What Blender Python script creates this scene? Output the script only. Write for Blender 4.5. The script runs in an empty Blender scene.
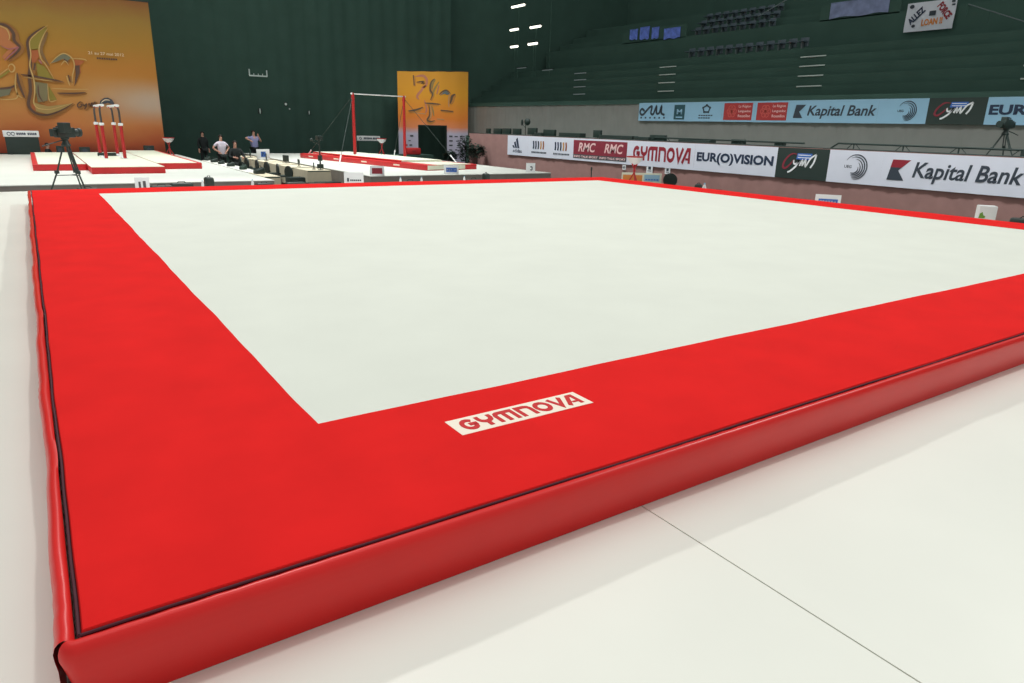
import bpy, bmesh, math, random
from mathutils import Vector, Matrix, Euler
random.seed(7)
SC = bpy.context.scene
COL = SC.collection
PI = math.pi

def lin(c):
    return tuple((x/255/12.92 if x/255 <= .04045 else ((x/255+.055)/1.055)**2.4) for x in c)

# ------------------------------------------------------------------ camera
cam_d = bpy.data.cameras.new('camera')
cam = bpy.data.objects.new('camera', cam_d)
COL.objects.link(cam)
SC.camera = cam
YAW, PITCH, ROLL, FOC = .597493, .300520, .0259577, 694.52
fw = Vector((math.sin(YAW)*math.cos(PITCH), math.cos(YAW)*math.cos(PITCH), -math.sin(PITCH)))
rt = Vector((math.cos(YAW), -math.sin(YAW), 0))
up = rt.cross(fw)
r2 = rt*math.cos(ROLL)+up*math.sin(ROLL)
u2 = r2.cross(fw)
cam.matrix_world = Matrix.Translation((.0889, -1.9625, 1.6282)) @ Matrix((r2, u2, -fw)).transposed().to_4x4()
cam_d.sensor_fit = 'HORIZONTAL'
cam_d.sensor_width = 36
cam_d.lens = 36*FOC/1024
cam_d.clip_end = 200

# ------------------------------------------------------------------ world, lights, exposure
w = bpy.data.worlds.new('ambient_fill')  # even ambient fill, added to lift the dark parts of the hall
SC.world = w
w.use_nodes = True
w.node_tree.nodes['Background'].inputs['Color'].default_value = (.97, 1., .98, 1)
w.node_tree.nodes['Background'].inputs['Strength'].default_value = .5
SC.view_settings.view_transform = 'Standard'
SC.view_settings.look = 'None'
SC.view_settings.exposure = 0
SC.view_settings.gamma = 1
SC.view_settings.use_curve_mapping = False

def area(name, loc, target, sx, sy, power, col=(1, 1, 1), spread=180):
    l = bpy.data.lights.new(name, 'AREA')
    l.shape = 'RECTANGLE'
    l.size, l.size_y, l.energy, l.color = sx, sy, power, col
    l.spread = math.radians(spread)
    o = bpy.data.objects.new(name, l)
    COL.objects.link(o)
    o.location = loc
    o.rotation_euler = (Vector(target)-Vector(loc)).to_track_quat('-Z', 'Y').to_euler()
    return o
def spot(name, loc, target, cone, power, r=1., col=(1, 1, 1), blend=.35):
    l = bpy.data.lights.new(name, 'SPOT')
    l.energy, l.color, l.shadow_soft_size = power, col, r
    l.spot_size, l.spot_blend = math.radians(cone), blend
    o = bpy.data.objects.new(name, l)
    COL.objects.link(o)
    o.location = loc
    o.rotation_euler = (Vector(target)-Vector(loc)).to_track_quat('-Z', 'Y').to_euler()
    return o
spot('arena_spot_right', (37, 0, 31), (5.5, 5.5, 0), 36, 25000, 1., (1, .99, .97))
spot('arena_spot_far', (10, 38, 31), (6, 5, 0), 36, 22000, .8, (1, .98, .95))
area('arena_overhead_lamps', (2.5, 6, 17), (2.5, 6, 0), 18, 18, 465, (.97, 1, .99), 100)
area('podium_lamps_left', (0, 25, 15), (0, 25, 0), 16, 12, 880, (.95, 1, 1), 85)
area('podium_fill_right', (12.5, 27, 15), (12.5, 27, 0), 8, 12, 620, (.95, 1, 1), 70)  # added fill, brightens the high bar podium
area('barrier_fill', (17, 17, 12.5), (21.8, 17, .5), 38, 1., 700, (.95, .98, 1), 36)  # unseen fill strip added to brighten the banners, barrier cloth and drape
area('backdrop_fill', (0, 28, 11), (0, 36, 2.5), 12, 1.5, 20, (1, .95, .88), 60)  # unseen fill added to brighten the big amber banner
area('doorway_fill', (18, 30, 9), (21, 38, 2.2), 4, 1.5, 45, (1, .96, .9), 50)  # unseen fill added to brighten the banner with the doorway

# ------------------------------------------------------------------ materials
def mat(name, c, rough=.6, metal=0., spec=.5, noise=0., scale=20., bump=0., bscale=200., emit=None, coat=0., sheen=0.):
    m = bpy.data.materials.new(name)
    m.use_nodes = True
    nt = m.node_tree
    b = nt.nodes['Principled BSDF']
    c = lin(c)
    b.inputs['Base Color'].default_value = (*c, 1)
    b.inputs['Roughness'].default_value = rough
    b.inputs['Metallic'].default_value = metal
    b.inputs['Specular IOR Level'].default_value = spec
    if coat: b.inputs['Coat Weight'].default_value = coat; b.inputs['Coat Roughness'].default_value = .15
    if sheen: b.inputs['Sheen Weight'].default_value = sheen
    tc = nt.nodes.new('ShaderNodeTexCoord')
    if noise:
        n = nt.nodes.new('ShaderNodeTexNoise'); n.inputs['Scale'].default_value = scale; n.inputs['Detail'].default_value = 5
        nt.links.new(tc.outputs['Object'], n.inputs['Vector'])
        r = nt.nodes.new('ShaderNodeValToRGB')
        r.color_ramp.elements[0].position = .3; r.color_ramp.elements[1].position = .7
        r.color_ramp.elements[0].color = (*[x*(1-noise) for x in c], 1)
        r.color_ramp.elements[1].color = (*[min(1, x*(1+noise)) for x in c], 1)
        nt.links.new(n.outputs['Fac'], r.inputs['Fac'])
        nt.links.new(r.outputs['Color'], b.inputs['Base Color'])
    if bump:
        n2 = nt.nodes.new('ShaderNodeTexNoise'); n2.inputs['Scale'].default_value = bscale; n2.inputs['Detail'].default_value = 4
        nt.links.new(tc.outputs['Object'], n2.inputs['Vector'])
        bp = nt.nodes.new('ShaderNodeBump'); bp.inputs['Strength'].default_value = bump; bp.inputs['Distance'].default_value = .004
        nt.links.new(n2.outputs['Fac'], bp.inputs['Height'])
        nt.links.new(bp.outputs['Normal'], b.inputs['Normal'])
    if emit:
        b.inputs['Emission Color'].default_value = (*lin(emit[0]), 1)
        b.inputs['Emission Strength'].default_value = emit[1]
    return m

M = {}
M['floor'] = mat('white_vinyl_floor', (235, 236, 226), .42, spec=.3, noise=.025, scale=.9, bump=.05, bscale=6)
M['underlay'] = mat('floor_underlay', (120, 100, 85), .9)
M['arena'] = mat('arena_floor_dark', (52, 58, 56), .7, noise=.15, scale=2)
M['skirt'] = mat('podium_skirt_cloth', (152, 144, 136), .9, noise=.08, scale=3)
M['red_carpet'] = mat('red_carpet', (229, 38, 37), .95, spec=.06, noise=.05, scale=3, bump=.5, bscale=900)
M['white_carpet'] = mat('white_carpet', (225, 228, 217), .95, spec=.15, noise=.02, scale=1.6, bump=.45, bscale=900)
M['red_vinyl'] = mat('red_vinyl', (214, 34, 32), .33, spec=.3, bump=.1, bscale=14, noise=.03, scale=3)
M['dark_seam'] = mat('dark_seam_cloth', (70, 24, 38), .85)
M['foam'] = mat('foam_core', (60, 22, 26), .9)
M['print_white'] = mat('printed_white_patch', (244, 232, 214), .8)
M['print_red'] = mat('printed_red_letters', (200, 34, 36), .8)
M['cream'] = mat('cream_mat_cloth', (228, 229, 208), .85, noise=.03, scale=4)
M['mat_red'] = mat('red_mat_cover', (206, 40, 42), .5, noise=.04, scale=5)
M['post_red'] = mat('red_lacquer', (184, 36, 36), .35, spec=.5)
M['steel'] = mat('brushed_steel', (215, 215, 212), .3, metal=.4)
M['dsteel'] = mat('dark_chrome', (96, 92, 90), .35, metal=.6)
M['white'] = mat('white_paint', (236, 238, 238), .5)
M['banner'] = mat('white_banner_vinyl', (222, 226, 236), .55, noise=.02, scale=2)
M['banner_blue'] = mat('pale_blue_banner_vinyl', (150, 192, 216), .55, noise=.02, scale=2)
M['black'] = mat('black_plastic', (37, 51, 46), .5)
M['black_print'] = mat('black_print', (42, 57, 52), .6)
M['navy'] = mat('navy_print', (38, 54, 78), .6)
M['slate'] = mat('slate_print', (56, 66, 76), .6)
M['crimson'] = mat('crimson_print', (150, 38, 52), .6)
M['maroon'] = mat('maroon_print', (140, 48, 62), .6)
M['grey_print'] = mat('grey_print', (84, 84, 86), .6)
M['ochre'] = mat('ochre_print', (190, 140, 70), .6)
M['brown_p'] = mat('brown_print', (150, 92, 60), .6)
M['blue_p'] = mat('blue_print', (62, 110, 190), .6)
M['brick'] = mat('brick_red_print', (176, 58, 58), .6)
M['brick_lt'] = mat('orange_red_print', (206, 88, 80), .6)
M['pink_lt'] = mat('pale_pink_print', (236, 200, 196), .6)
M['teal'] = mat('dark_teal_print', (44, 84, 92), .6)
M['mauve'] = mat('mauve_skirt_cloth', (158, 121, 114), .9, noise=.08, scale=2.5)
M['wallcloth'] = mat('grey_beige_drape', (134, 134, 128), .9, noise=.05, scale=1.5)
M['curtain'] = mat('black_green_drape', (70, 96, 87), .95, spec=.1, noise=.06, scale=1)
M['dark'] = mat('dark_concrete', (72, 98, 89), .95, spec=.1, noise=.08, scale=.7)
M['seat'] = mat('dark_seat_plastic', (84, 98, 108), .5)
M['step_edge'] = mat('pale_step_nosing', (206, 218, 212), .7)
M['beige'] = mat('beige_tablecloth', (230, 218, 190), .9, noise=.04, scale=5)
M['white_cloth'] = mat('white_tablecloth', (238, 236, 226), .9)
M['skin'] = mat('skin', (206, 156, 134), .6)
M['hair'] = mat('dark_hair', (44, 36, 32), .8)
M['shirt_w'] = mat('white_shirt', (222, 214, 226), .9)
M['shirt_b'] = mat('lilac_shirt', (150, 152, 196), .9)
M['suit'] = mat('dark_suit', (34, 40, 40), .9)
M['leaf'] = mat('dark_leaf', (40, 62, 50), .6, noise=.2, scale=12)
M['pot'] = mat('dark_pot', (52, 50, 48), .6)
M['lamp'] = mat('lit_tube', (255, 255, 240), .5, emit=((255, 252, 236), 2.2))
M['dim_glow'] = mat('dim_tube_and_edge_glow', (120, 130, 130), .5, emit=((120, 132, 134), .3))  # also gives the far aisle's step edges a glow
M['spark'] = mat('small_pilot_light', (190, 200, 196), .5, emit=((150, 168, 162), .25))
M['orange'] = mat('orange_print', (222, 140, 72), .7)
M['blue_cloth'] = mat('blue_flag_cloth', (112, 138, 236), .8, noise=.3, scale=4)
M['grey_cloth'] = mat('grey_blue_cloth', (135, 146, 182), .8, noise=.25, scale=2.5)
M['paper'] = mat('white_paper', (226, 228, 228), .7)
M['green_p'] = mat('green_print', (110, 150, 60), .7)
M['truss'] = mat('dull_aluminium', (110, 122, 124), .5, metal=.3)
# banner art inks
for k, c in dict(dk=(98, 72, 58), lt=(204, 168, 104), pk=(190, 118, 72), pu=(176, 108, 110), gn=(146, 128, 50), rd=(178, 98, 54), gy=(138, 104, 64),
                 gg=(128, 118, 84), bg=(176, 146, 86), tl=(118, 116, 92), dd=(74, 78, 86), wt=(226, 204, 170), d2=(104, 86, 66), p2=(196, 128, 100),
                 halo=(158, 106, 52), halo2=(196, 132, 62), g2=(158, 134, 80), t2=(104, 118, 118), l2=(196, 150, 100)).items():
    M['ink_'+k] = mat('ink_'+k, c, .7)

def banner_mat(name, stops, zmax, haze=None, warp=.08):
    """printed colour field running up the cloth, in the banner's own coordinates"""
    m = bpy.data.materials.new(name); m.use_nodes = True
    nt = m.node_tree; b = nt.nodes['Principled BSDF']; b.inputs['Roughness'].default_value = .75
    tc = nt.nodes.new('ShaderNodeTexCoord')
    sep = nt.nodes.new('ShaderNodeSeparateXYZ'); nt.links.new(tc.outputs['Object'], sep.inputs[0])
    n = nt.nodes.new('ShaderNodeTexNoise'); n.inputs['Scale'].default_value = .55; n.inputs['Detail'].default_value = 3
    nt.links.new(tc.outputs['Object'], n.inputs['Vector'])
    dv = nt.nodes.new('ShaderNodeMath'); dv.operation = 'DIVIDE'; dv.inputs[1].default_value = zmax
    nt.links.new(sep.outputs['Y'], dv.inputs[0])
    ma = nt.nodes.new('ShaderNodeMath'); ma.operation = 'MULTIPLY_ADD'; ma.inputs[1].default_value = warp*2; 
    nt.links.new(n.outputs['Fac'], ma.inputs[0]); 
    sb = nt.nodes.new('ShaderNodeMath'); sb.operation = 'SUBTRACT'; sb.inputs[1].default_value = warp
    nt.links.new(dv.outputs[0], sb.inputs[0]); nt.links.new(sb.outputs[0], ma.inputs[2])
    r = nt.nodes.new('ShaderNodeValToRGB')
    el = r.color_ramp.elements
    el[0].position, el[0].color = stops[0][0], (*lin(stops[0][1]), 1)
    el[1].position, el[1].color = stops[-1][0], (*lin(stops[-1][1]), 1)
    for p, c in stops[1:-1]:
        e = el.new(p); e.color = (*lin(c), 1)
    nt.links.new(ma.outputs[0], r.inputs['Fac'])
    out = r.outputs['Color']
    if haze:                                    # pale printed band towards the right
        (x0, x1, y0, y1, col) = haze
        mx = nt.nodes.new('ShaderNodeMapRange'); mx.inputs[1].default_value = x0; mx.inputs[2].default_value = x1
        nt.links.new(sep.outputs['X'], mx.inputs[0])
        my = nt.nodes.new('ShaderNodeMath'); my.operation = 'SUBTRACT'; my.inputs[1].default_value = (y0+y1)/2
        nt.links.new(sep.outputs['Y'], my.inputs[0])
        ab = nt.nodes.new('ShaderNodeMath'); ab.operation = 'ABSOLUTE'; nt.links.new(my.outputs[0], ab.inputs[0])
        m2 = nt.nodes.new('ShaderNodeMapRange'); m2.interpolation_type = 'SMOOTHSTEP'
        m2.inputs[1].default_value = (y1-y0)/2; m2.inputs[2].default_value = 0
        nt.links.new(ab.outputs[0], m2.inputs[0])
        mu = nt.nodes.new('ShaderNodeMath'); mu.operation = 'MULTIPLY'
        nt.links.new(mx.outputs[0], mu.inputs[0]); nt.links.new(m2.outputs[0], mu.inputs[1])
        mix = nt.nodes.new('ShaderNodeMix'); mix.data_type = 'RGBA'
        nt.links.new(mu.outputs[0], mix.inputs['Factor'])
        nt.links.new(out, mix.inputs[6]); mix.inputs[7].default_value = (*lin(col), 1)
        out = mix.outputs[2]
    nt.links.new(out, b.inputs['Base Color'])
    return m
M['big_banner'] = banner_mat('amber_banner_print', [(.0, (150, 62, 40)), (.07, (190, 92, 52)), (.2, (204, 128, 70)), (.38, (196, 140, 72)), (.55, (190, 126, 50)),
                             (.72, (174, 128, 48)), (.86, (162, 126, 56)), (1., (150, 98, 52))], 6.5, (-3.2, -.6, 1.1, 3.4, (196, 172, 150)))
M['small_banner'] = banner_mat('yellow_orange_banner_print', [(.0, (190, 190, 212)), (.33, (192, 188, 208)), (.4, (226, 140, 92)), (.5, (226, 132, 52)), (.75, (224, 158, 46)),
                               (1., (222, 158, 56))], 5.4, None, .05)

# ------------------------------------------------------------------ helpers
class MB:
    def __init__(s): s.bm = bmesh.new()
    def box(s, x0, x1, y0, y1, z0, z1, bev=0., rot=None, about=None, seg=2):
        g = bmesh.ops.create_cube(s.bm, size=1)
        vs = g['verts']
        for v in vs:
            v.co = Vector(((x0+x1)/2+v.co.x*(x1-x0), (y0+y1)/2+v.co.y*(y1-y0), (z0+z1)/2+v.co.z*(z1-z0)))
        if bev:
            es = list({e for v in vs for e in v.link_edges})
            r = bmesh.ops.bevel(s.bm, geom=es, offset=bev, segments=seg, profile=.5, affect='EDGES')
            vs = list({v for f in r['faces'] for v in f.verts} | {v for v in vs if v.is_valid})
        if rot is not None:
            c = Vector(about) if about is not None else Vector(((x0+x1)/2, (y0+y1)/2, (z0+z1)/2))
            bmesh.ops.rotate(s.bm, verts=vs, cent=c, matrix=Euler(rot).to_matrix())
        return s
    def tube(s, pts, r, n=10, cap=True):
        pts = [Vector(p) for p in pts]
        rs = r if isinstance(r, (list, tuple)) else [r]*len(pts)
        rings = []
        t0 = (pts[1]-pts[0]).normalized()
        ref = Vector((0, 0, 1)) if abs(t0.z) < .9 else Vector((1, 0, 0))
        u = t0.cross(ref).normalized()
        for i, p in enumerate(pts):
            if i == 0: t = pts[1]-pts[0]
            elif i == len(pts)-1: t = pts[-1]-pts[-2]
            else: t = (pts[i+1]-p).normalized()+(p-pts[i-1]).normalized()
            t.normalize()
            u = (u-t*u.dot(t)).normalized(); v = t.cross(u)
            rings.append([s.bm.verts.new(p+(u*math.cos(2*PI*k/n)+v*math.sin(2*PI*k/n))*rs[i]) for k in range(n)])
        for a, b in zip(rings, rings[1:]):
            for k in range(n): s.bm.faces.new((a[k], a[(k+1) % n], b[(k+1) % n], b[k]))
        if cap:
            s.bm.faces.new(rings[0][::-1]); s.bm.faces.new(rings[-1])
        return s
    def lathe(s, prof, c=(0, 0, 0), n=20):
        rings = []
        for r, z in prof:
            rings.append([s.bm.verts.new((c[0]+max(r, 1e-4)*math.cos(2*PI*k/n), c[1]+max(r, 1e-4)*math.sin(2*PI*k/n), c[2]+z)) for k in range(n)])
        for a, b in zip(rings, rings[1:]):
            for k in range(n): s.bm.faces.new((a[k], a[(k+1) % n], b[(k+1) % n], b[k]))
        s.bm.faces.new(rings[0][::-1]); s.bm.faces.new(rings[-1])
        return s
    def prism(s, pts, z0, z1):
        """outline in local x, y raised along local z"""
        a = [s.bm.verts.new((x, y, z0)) for x, y in pts]; b = [s.bm.verts.new((x, y, z1)) for x, y in pts]
        n = len(pts)
        for k in range(n): s.bm.faces.new((a[k], a[(k+1) % n], b[(k+1) % n], b[k]))
        s.bm.faces.new(a[::-1]); s.bm.faces.new(b)
        return s
    def sphere(s, c, r, sx=1, sy=1, sz=1, n=12):
        g = bmesh.ops.create_uvsphere(s.bm, u_segments=n, v_segments=max(6, n//2+1), radius=r)
        for v in g['verts']: v.co = Vector((v.co.x*sx+c[0], v.co.y*sy+c[1], v.co.z*sz+c[2]))
        return s
    def stroke(s, pts, wd, z0=0., z1=.003, smooth=True, taper=False, closed=False):
        """a brush stroke or letter limb lying in local x, y"""
        P = [Vector((p[0], p[1], 0)) for p in pts]
        if smooth and len(P) > 2:
            Q = []
            for i in range(len(P)-1):
                p0, p1, p2, p3 = P[max(i-1, 0)], P[i], P[i+1], P[min(i+2, len(P)-1)]
                for k in range(5):
                    t = k/5
                    Q.append(.5*((2*p1)+(p2-p0)*t+(2*p0-5*p1+4*p2-p3)*t*t+(3*p1-p0-3*p2+p3)*t**3))
            Q.append(P[-1]); P = Q
        L, R_ = [], []
        n = len(P)
        for i, p in enumerate(P):
            a = (P[i]-P[i-1]).normalized() if i else (P[1]-P[0]).normalized()
            b = (P[i+1]-P[i]).normalized() if i < n-1 else a
            t = (a+b)
            t = t.normalized() if t.length > 1e-6 else a
            nr = Vector((-t.y, t.x, 0))
            k = 1/max(.5, nr.dot(Vector((-a.y, a.x, 0))))
            ww = wd/2*k
            if taper: ww *= max(.12, math.sin(PI*min(1, max(0, (i+.4)/(n-.2))))**.6)
            L.append(p+nr*ww); R_.append(p-nr*ww)
        lo = [(s.bm.verts.new((l.x, l.y, z0)), s.bm.verts.new((r.x, r.y, z0))) for l, r in zip(L, R_)]
        hi = [(s.bm.verts.new((l.x, l.y, z1)), s.bm.verts.new((r.x, r.y, z1))) for l, r in zip(L, R_)]
        for i in range(n-1):
            s.bm.faces.new((hi[i][0], hi[i][1], hi[i+1][1], hi[i+1][0]))
            s.bm.faces.new((lo[i][0], hi[i][0], hi[i+1][0], lo[i+1][0]))
            s.bm.faces.new((hi[i][1], lo[i][1], lo[i+1][1], hi[i+1][1]))
        s.bm.faces.new((lo[0][0], lo[0][1], hi[0][1], hi[0][0])); s.bm.faces.new((hi[-1][0], hi[-1][1], lo[-1][1], lo[-1][0]))
        return s
    def addmesh(s, me, mtx=None):
        t = bmesh.new(); t.from_mesh(me)
        if mtx is not None: t.transform(mtx)
        m2 = bpy.data.meshes.new('tmp'); t.to_mesh(m2); t.free()
        s.bm.from_mesh(m2); bpy.data.meshes.remove(m2)
        return s
    def build(s, name, m, parent=None, loc=None, rot=None, smooth=True, ang=40):
        bm = s.bm
        bmesh.ops.recalc_face_normals(bm, faces=bm.faces)
        if smooth:
            for f in bm.faces: f.smooth = True
            for e in bm.edges:
                if len(e.link_faces) == 2 and e.calc_face_angle(0) > math.radians(ang): e.smooth = False
        me = bpy.data.meshes.new(name); bm.to_mesh(me); bm.free()
        o = bpy.data.objects.new(name, me)
        COL.objects.link(o)
        if m is not None: me.materials.append(M[m] if isinstance(m, str) else m)
        if parent: o.parent = parent
        if loc: o.location = loc
        if rot: o.rotation_euler = rot
        return o

def tag(o, label=None, cat=None, group=None, kind=None):
    if label: o['label'] = label
    if cat: o['category'] = cat
    if group: o['group'] = group
    if kind: o['kind'] = kind
    return o
def thing(name, label, cat, loc=(0, 0, 0), rot=(0, 0, 0), group=None):
    o = bpy.data.objects.new(name, None); COL.objects.link(o)
    o.location = loc; o.rotation_euler = rot; o.empty_display_size = .2
    return tag(o, label, cat, group)
def struct(name, mb, m, **k): return tag(mb.build(name, m, **k), kind='structure')
def dup(root, loc, rotz=None, label=None, group=None):
    r = root.copy(); COL.objects.link(r); r.location = loc
    if rotz is not None: r.rotation_euler = (0, 0, rotz)
    if label: r['label'] = label
    if group: r['group'] = group
    for ch in list(root.children):
        c = ch.copy(); COL.objects.link(c); c.parent = r
        for g in list(ch.children):
            d = g.copy(); COL.objects.link(d); d.parent = c
    return r

def text_mb(mb, body, x0, x1, y0, y1, shear=0., bold=0., th=.0012, z0=0., rot=0.):
    """lettering fitted to a box in local x, y"""
    cu = bpy.data.curves.new('lettering', 'FONT')
    cu.body = body; cu.size = 1; cu.shear = shear; cu.offset = bold; cu.resolution_u = 3
    o = bpy.data.objects.new('lettering', cu); COL.objects.link(o)
    dg = bpy.context.evaluated_depsgraph_get(); dg.update()
    me = bpy.data.meshes.new_from_object(o.evaluated_get(dg))
    bpy.data.objects.remove(o); bpy.data.curves.remove(cu)
    xs = [v.co.x for v in me.vertices]; ys = [v.co.y for v in me.vertices]
    ax, bx, ay, by = min(xs), max(xs), min(ys), max(ys)
    t = bmesh.new(); t.from_mesh(me); bpy.data.meshes.remove(me)
    for v in t.verts:
        v.co = Vector((x0+(v.co.x-ax)/(bx-ax)*(x1-x0), y0+(v.co.y-ay)/(by-ay)*(y1-y0), z0+th))
    if rot:
        c = Vector(((x0+x1)/2, (y0+y1)/2, 0))
        bmesh.ops.rotate(t, verts=t.verts, cent=c, matrix=Matrix.Rotation(rot, 3, 'Z'))
    m2 = bpy.data.meshes.new('tmp'); t.to_mesh(m2); t.free()
    mb.bm.from_mesh(m2); bpy.data.meshes.remove(m2)
    return mb

def arc(cx, cy, r, a0, a1, n=10, ry=None):
    ry = ry or r
    return [(cx+r*math.cos(math.radians(a0+(a1-a0)*k/n)), cy+ry*math.sin(math.radians(a0+(a1-a0)*k/n))) for k in range(n+1)]

def gym_word(mb, x0, x1, y0, y1, z0=0., th=.002):
    """heavy rounded display capitals G Y M N O V A"""
    W_ = .26
    L = []   # (advance, list of (pts, width, smooth))
    L.append((1.02, [(arc(.52, .5, .39, 45, 315, 14) + [(.88, .42), (.88, .5), (.5, .5)], W_, False)]))
    L.append((.98, [([(.12, 1), (.12, .72), (.2, .55), (.36, .46), (.5, .44), (.64, .46), (.8, .55), (.88, .72), (.88, 1)], W_, False), ([(.5, .5), (.5, 0)], W_, False)]))
    L.append((1.42, [([(.12, 0), (.12, .66), (.2, .82), (.36, .88), (1.22, .88), (1.22, 0)], W_, False), ([(.67, .88), (.67, 0)], W_, False)]))
    L.append((1.06, [([(.12, 0), (.12, .88), (.66, .88), (.84, .82), (.92, .66), (.92, 0)], W_, False)]))
    L.append((1.1, [(arc(.53, .5, .42, 90, 450, 18, .39), W_, False)]))
    L.append((.8, [([(.08, 1), (.42, .12), (.92, 1)], W_, False)]))
    L.append((1.02, [([(.0, 0), (.6, .9), (.88, .9), (.88, 0)], W_, False), ([(.4, .28), (.88, .28)], .15, False)]))
    tot = sum(a+.1 for a, _ in L)-.1
    ux, uy = (x1-x0)/tot, (y1-y0)
    px = 0
    tmp = MB()
    for a, ss in L:
        for q_, (pts, wd, sm) in enumerate(ss): tmp.stroke([(p[0]+px, p[1]) for p in pts], wd, 0, 1+.25*q_, smooth=sm)
        px += a+.1
    for v in tmp.bm.verts:
        v.co = Vector((x0+v.co.x*ux, y0+v.co.y*uy, z0+v.co.z*th))
    m2 = bpy.data.meshes.new('tmp'); tmp.bm.to_mesh(m2); tmp.bm.free()
    mb.bm.from_mesh(m2); bpy.data.meshes.remove(m2)
    return mb
ART_BIG=[
 ('F','pk',0,[(-5.62,5.05),(-5.38,4.96),(-5.28,4.75),(-5.36,4.49),(-5.16,4.29),(-5.39,4.05),(-5.67,3.74),(-5.75,3.84),(-5.47,4.15),(-5.74,4.32)]),
 ('S','dk',0.11,[(-5.94,4.84),(-5.81,5.06),(-5.61,5.1),(-5.37,5.03),(-5.21,4.79),(-5.22,4.5),(-5.07,4.26),(-5.27,3.98),(-5.58,3.71)]),
 ('S','lt',0.05,[(-5.9,4.81),(-5.79,4.99),(-5.63,5.02),(-5.42,4.92),(-5.36,4.67),(-5.42,4.49)]),
 ('S','pu',0.05,[(-5.74,4.28),(-5.44,4.16),(-5.13,4.25),(-5.52,3.86),(-5.67,3.7)]),
 ('F','gn',0,[(-4.0,5.16),(-4.41,4.86),(-4.69,4.54),(-4.71,4.21),(-4.44,4.23),(-4.28,4.61),(-4.07,4.93)]),
 ('F','rd',0,[(-4.72,4.17),(-4.45,4.19),(-4.45,3.93),(-4.62,3.7),(-4.76,3.69)]),
 ('S','gy',0.12,[(-4.0,4.94),(-4.15,4.63),(-4.34,4.24),(-4.26,3.87),(-4.12,3.58)]),
 ('F','gn',0,[(-4.59,3.7),(-4.3,3.56),(-4.06,3.08),(-4.61,3.09)]),
 ('F','gg',0,[(-4.77,2.93),(-4.3,2.88),(-4.4,2.18),(-4.76,2.09)]),
 ('F','gn',0,[(-4.28,2.8),(-4.05,2.23),(-4.33,2.18)]),
 ('F','bg',0,[(-4.89,2.08),(-4.43,1.95),(-3.5,2.1),(-4.04,1.79),(-4.48,1.63),(-4.88,1.74)]),
 ('F','rd',0,[(-5.0,2.04),(-4.69,1.86),(-4.75,1.7),(-5.0,1.81)]),
 ('S','dk',0.11,[(-4.07,5.15),(-4.48,4.86),(-4.76,4.54),(-4.79,4.13),(-4.79,3.68),(-4.9,3.15),(-4.96,2.54),(-5.11,2.0),(-4.95,1.69),(-4.56,1.59),(-4.04,1.76),(-3.46,2.11)]),
 ('S','lt',0.05,[(-3.96,5.2),(-4.42,4.83),(-4.69,4.51),(-4.73,3.99),(-4.83,3.53),(-4.77,3.01),(-4.82,2.47),(-4.91,2.08),(-4.79,1.86),(-4.38,1.83),(-3.94,1.96),(-3.46,2.14)]),
 ('S','lt',0.05,[(-3.98,5.08),(-4.2,4.73),(-4.4,4.27),(-4.39,3.86),(-4.26,3.64),(-4.03,3.06)]),
 ('S','lt',0.04,[(-4.3,2.88),(-4.33,2.18),(-4.05,2.23)]),
 ('S','dk',0.06,[(-4.65,2.82),(-4.68,2.4),(-4.58,2.13)]),
 ('S','dk',0.08,[(-4.63,3.66),(-4.71,3.39)]),
 ('S','pu',0.08,[(-4.47,3.82),(-4.39,3.67)]),
 ('F','tl',0,[(-4.08,3.69),(-3.79,4.02),(-3.53,4.15),(-3.27,3.98),(-3.47,3.81),(-3.6,3.91),(-3.82,3.79)]),
 ('S','lt',0.05,[(-4.1,3.67),(-3.8,3.98),(-3.53,4.13),(-3.27,3.98),(-3.21,3.67),(-3.34,3.24),(-3.41,2.85)]),
 ('S','lt',0.035,[(-3.71,3.64),(-3.54,3.83),(-3.42,3.66)]),
 ('S','dk',0.08,[(-3.56,3.9),(-3.44,3.8)]),
 ('F','rd',0,[(-3.18,3.91),(-2.79,3.88),(-3.0,3.69),(-3.0,3.38),(-3.16,3.25),(-3.2,3.67)]),
 ('F','dk',0,[(-3.18,3.67),(-3.01,3.69),(-3.05,3.37),(-3.22,3.01),(-3.33,2.81),(-3.21,3.32)]),
 ('S','lt',0.04,[(-3.24,3.95),(-2.82,3.95),(-2.72,3.88)]),
 ('S','lt',0.05,[(-3.56,3.23),(-3.5,2.84)]),
 ('S','dk',0.06,[(-3.49,3.27),(-3.46,3.0)]),
 ('S','dk',0.07,[(-5.2,3.19),(-4.6,3.13),(-3.73,2.99)]),
 ('S','lt',0.03,[(-5.14,3.1),(-4.55,3.03),(-4.08,2.98)]),
 ('S','dk',0.06,[(-4.01,2.51),(-3.44,2.52),(-2.93,2.58)]),
 ('S','lt',0.035,[(-4.19,2.69),(-3.49,2.69),(-2.8,2.72)]),
 ('S','lt',0.05,[(-5.6,3.45),(-5.52,3.56),(-5.43,3.57),(-5.37,3.46),(-5.43,3.31),(-5.54,3.28),(-5.6,3.45)]),
 ('F','tl',0,[(-6.15,2.52),(-5.61,2.62),(-5.72,2.36),(-6.2,2.22)]),
 ('S','lt',0.05,[(-5.35,3.28),(-5.46,2.74),(-5.42,2.37),(-5.27,2.26)]),
 ('S','dk',0.09,[(-5.32,3.24),(-5.32,2.83),(-5.2,2.26)]),
 ('S','dk',0.08,[(-6.27,2.56),(-5.68,2.64),(-5.42,2.78)]),
 ('S','lt',0.04,[(-6.33,2.18),(-5.54,2.21),(-5.43,2.52)]),
 ('S','gn',0.1,[(-6.01,2.98),(-5.57,3.32)]),
 ('S','lt',0.04,[(-5.99,3.09),(-5.62,3.39)]),
]
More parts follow.
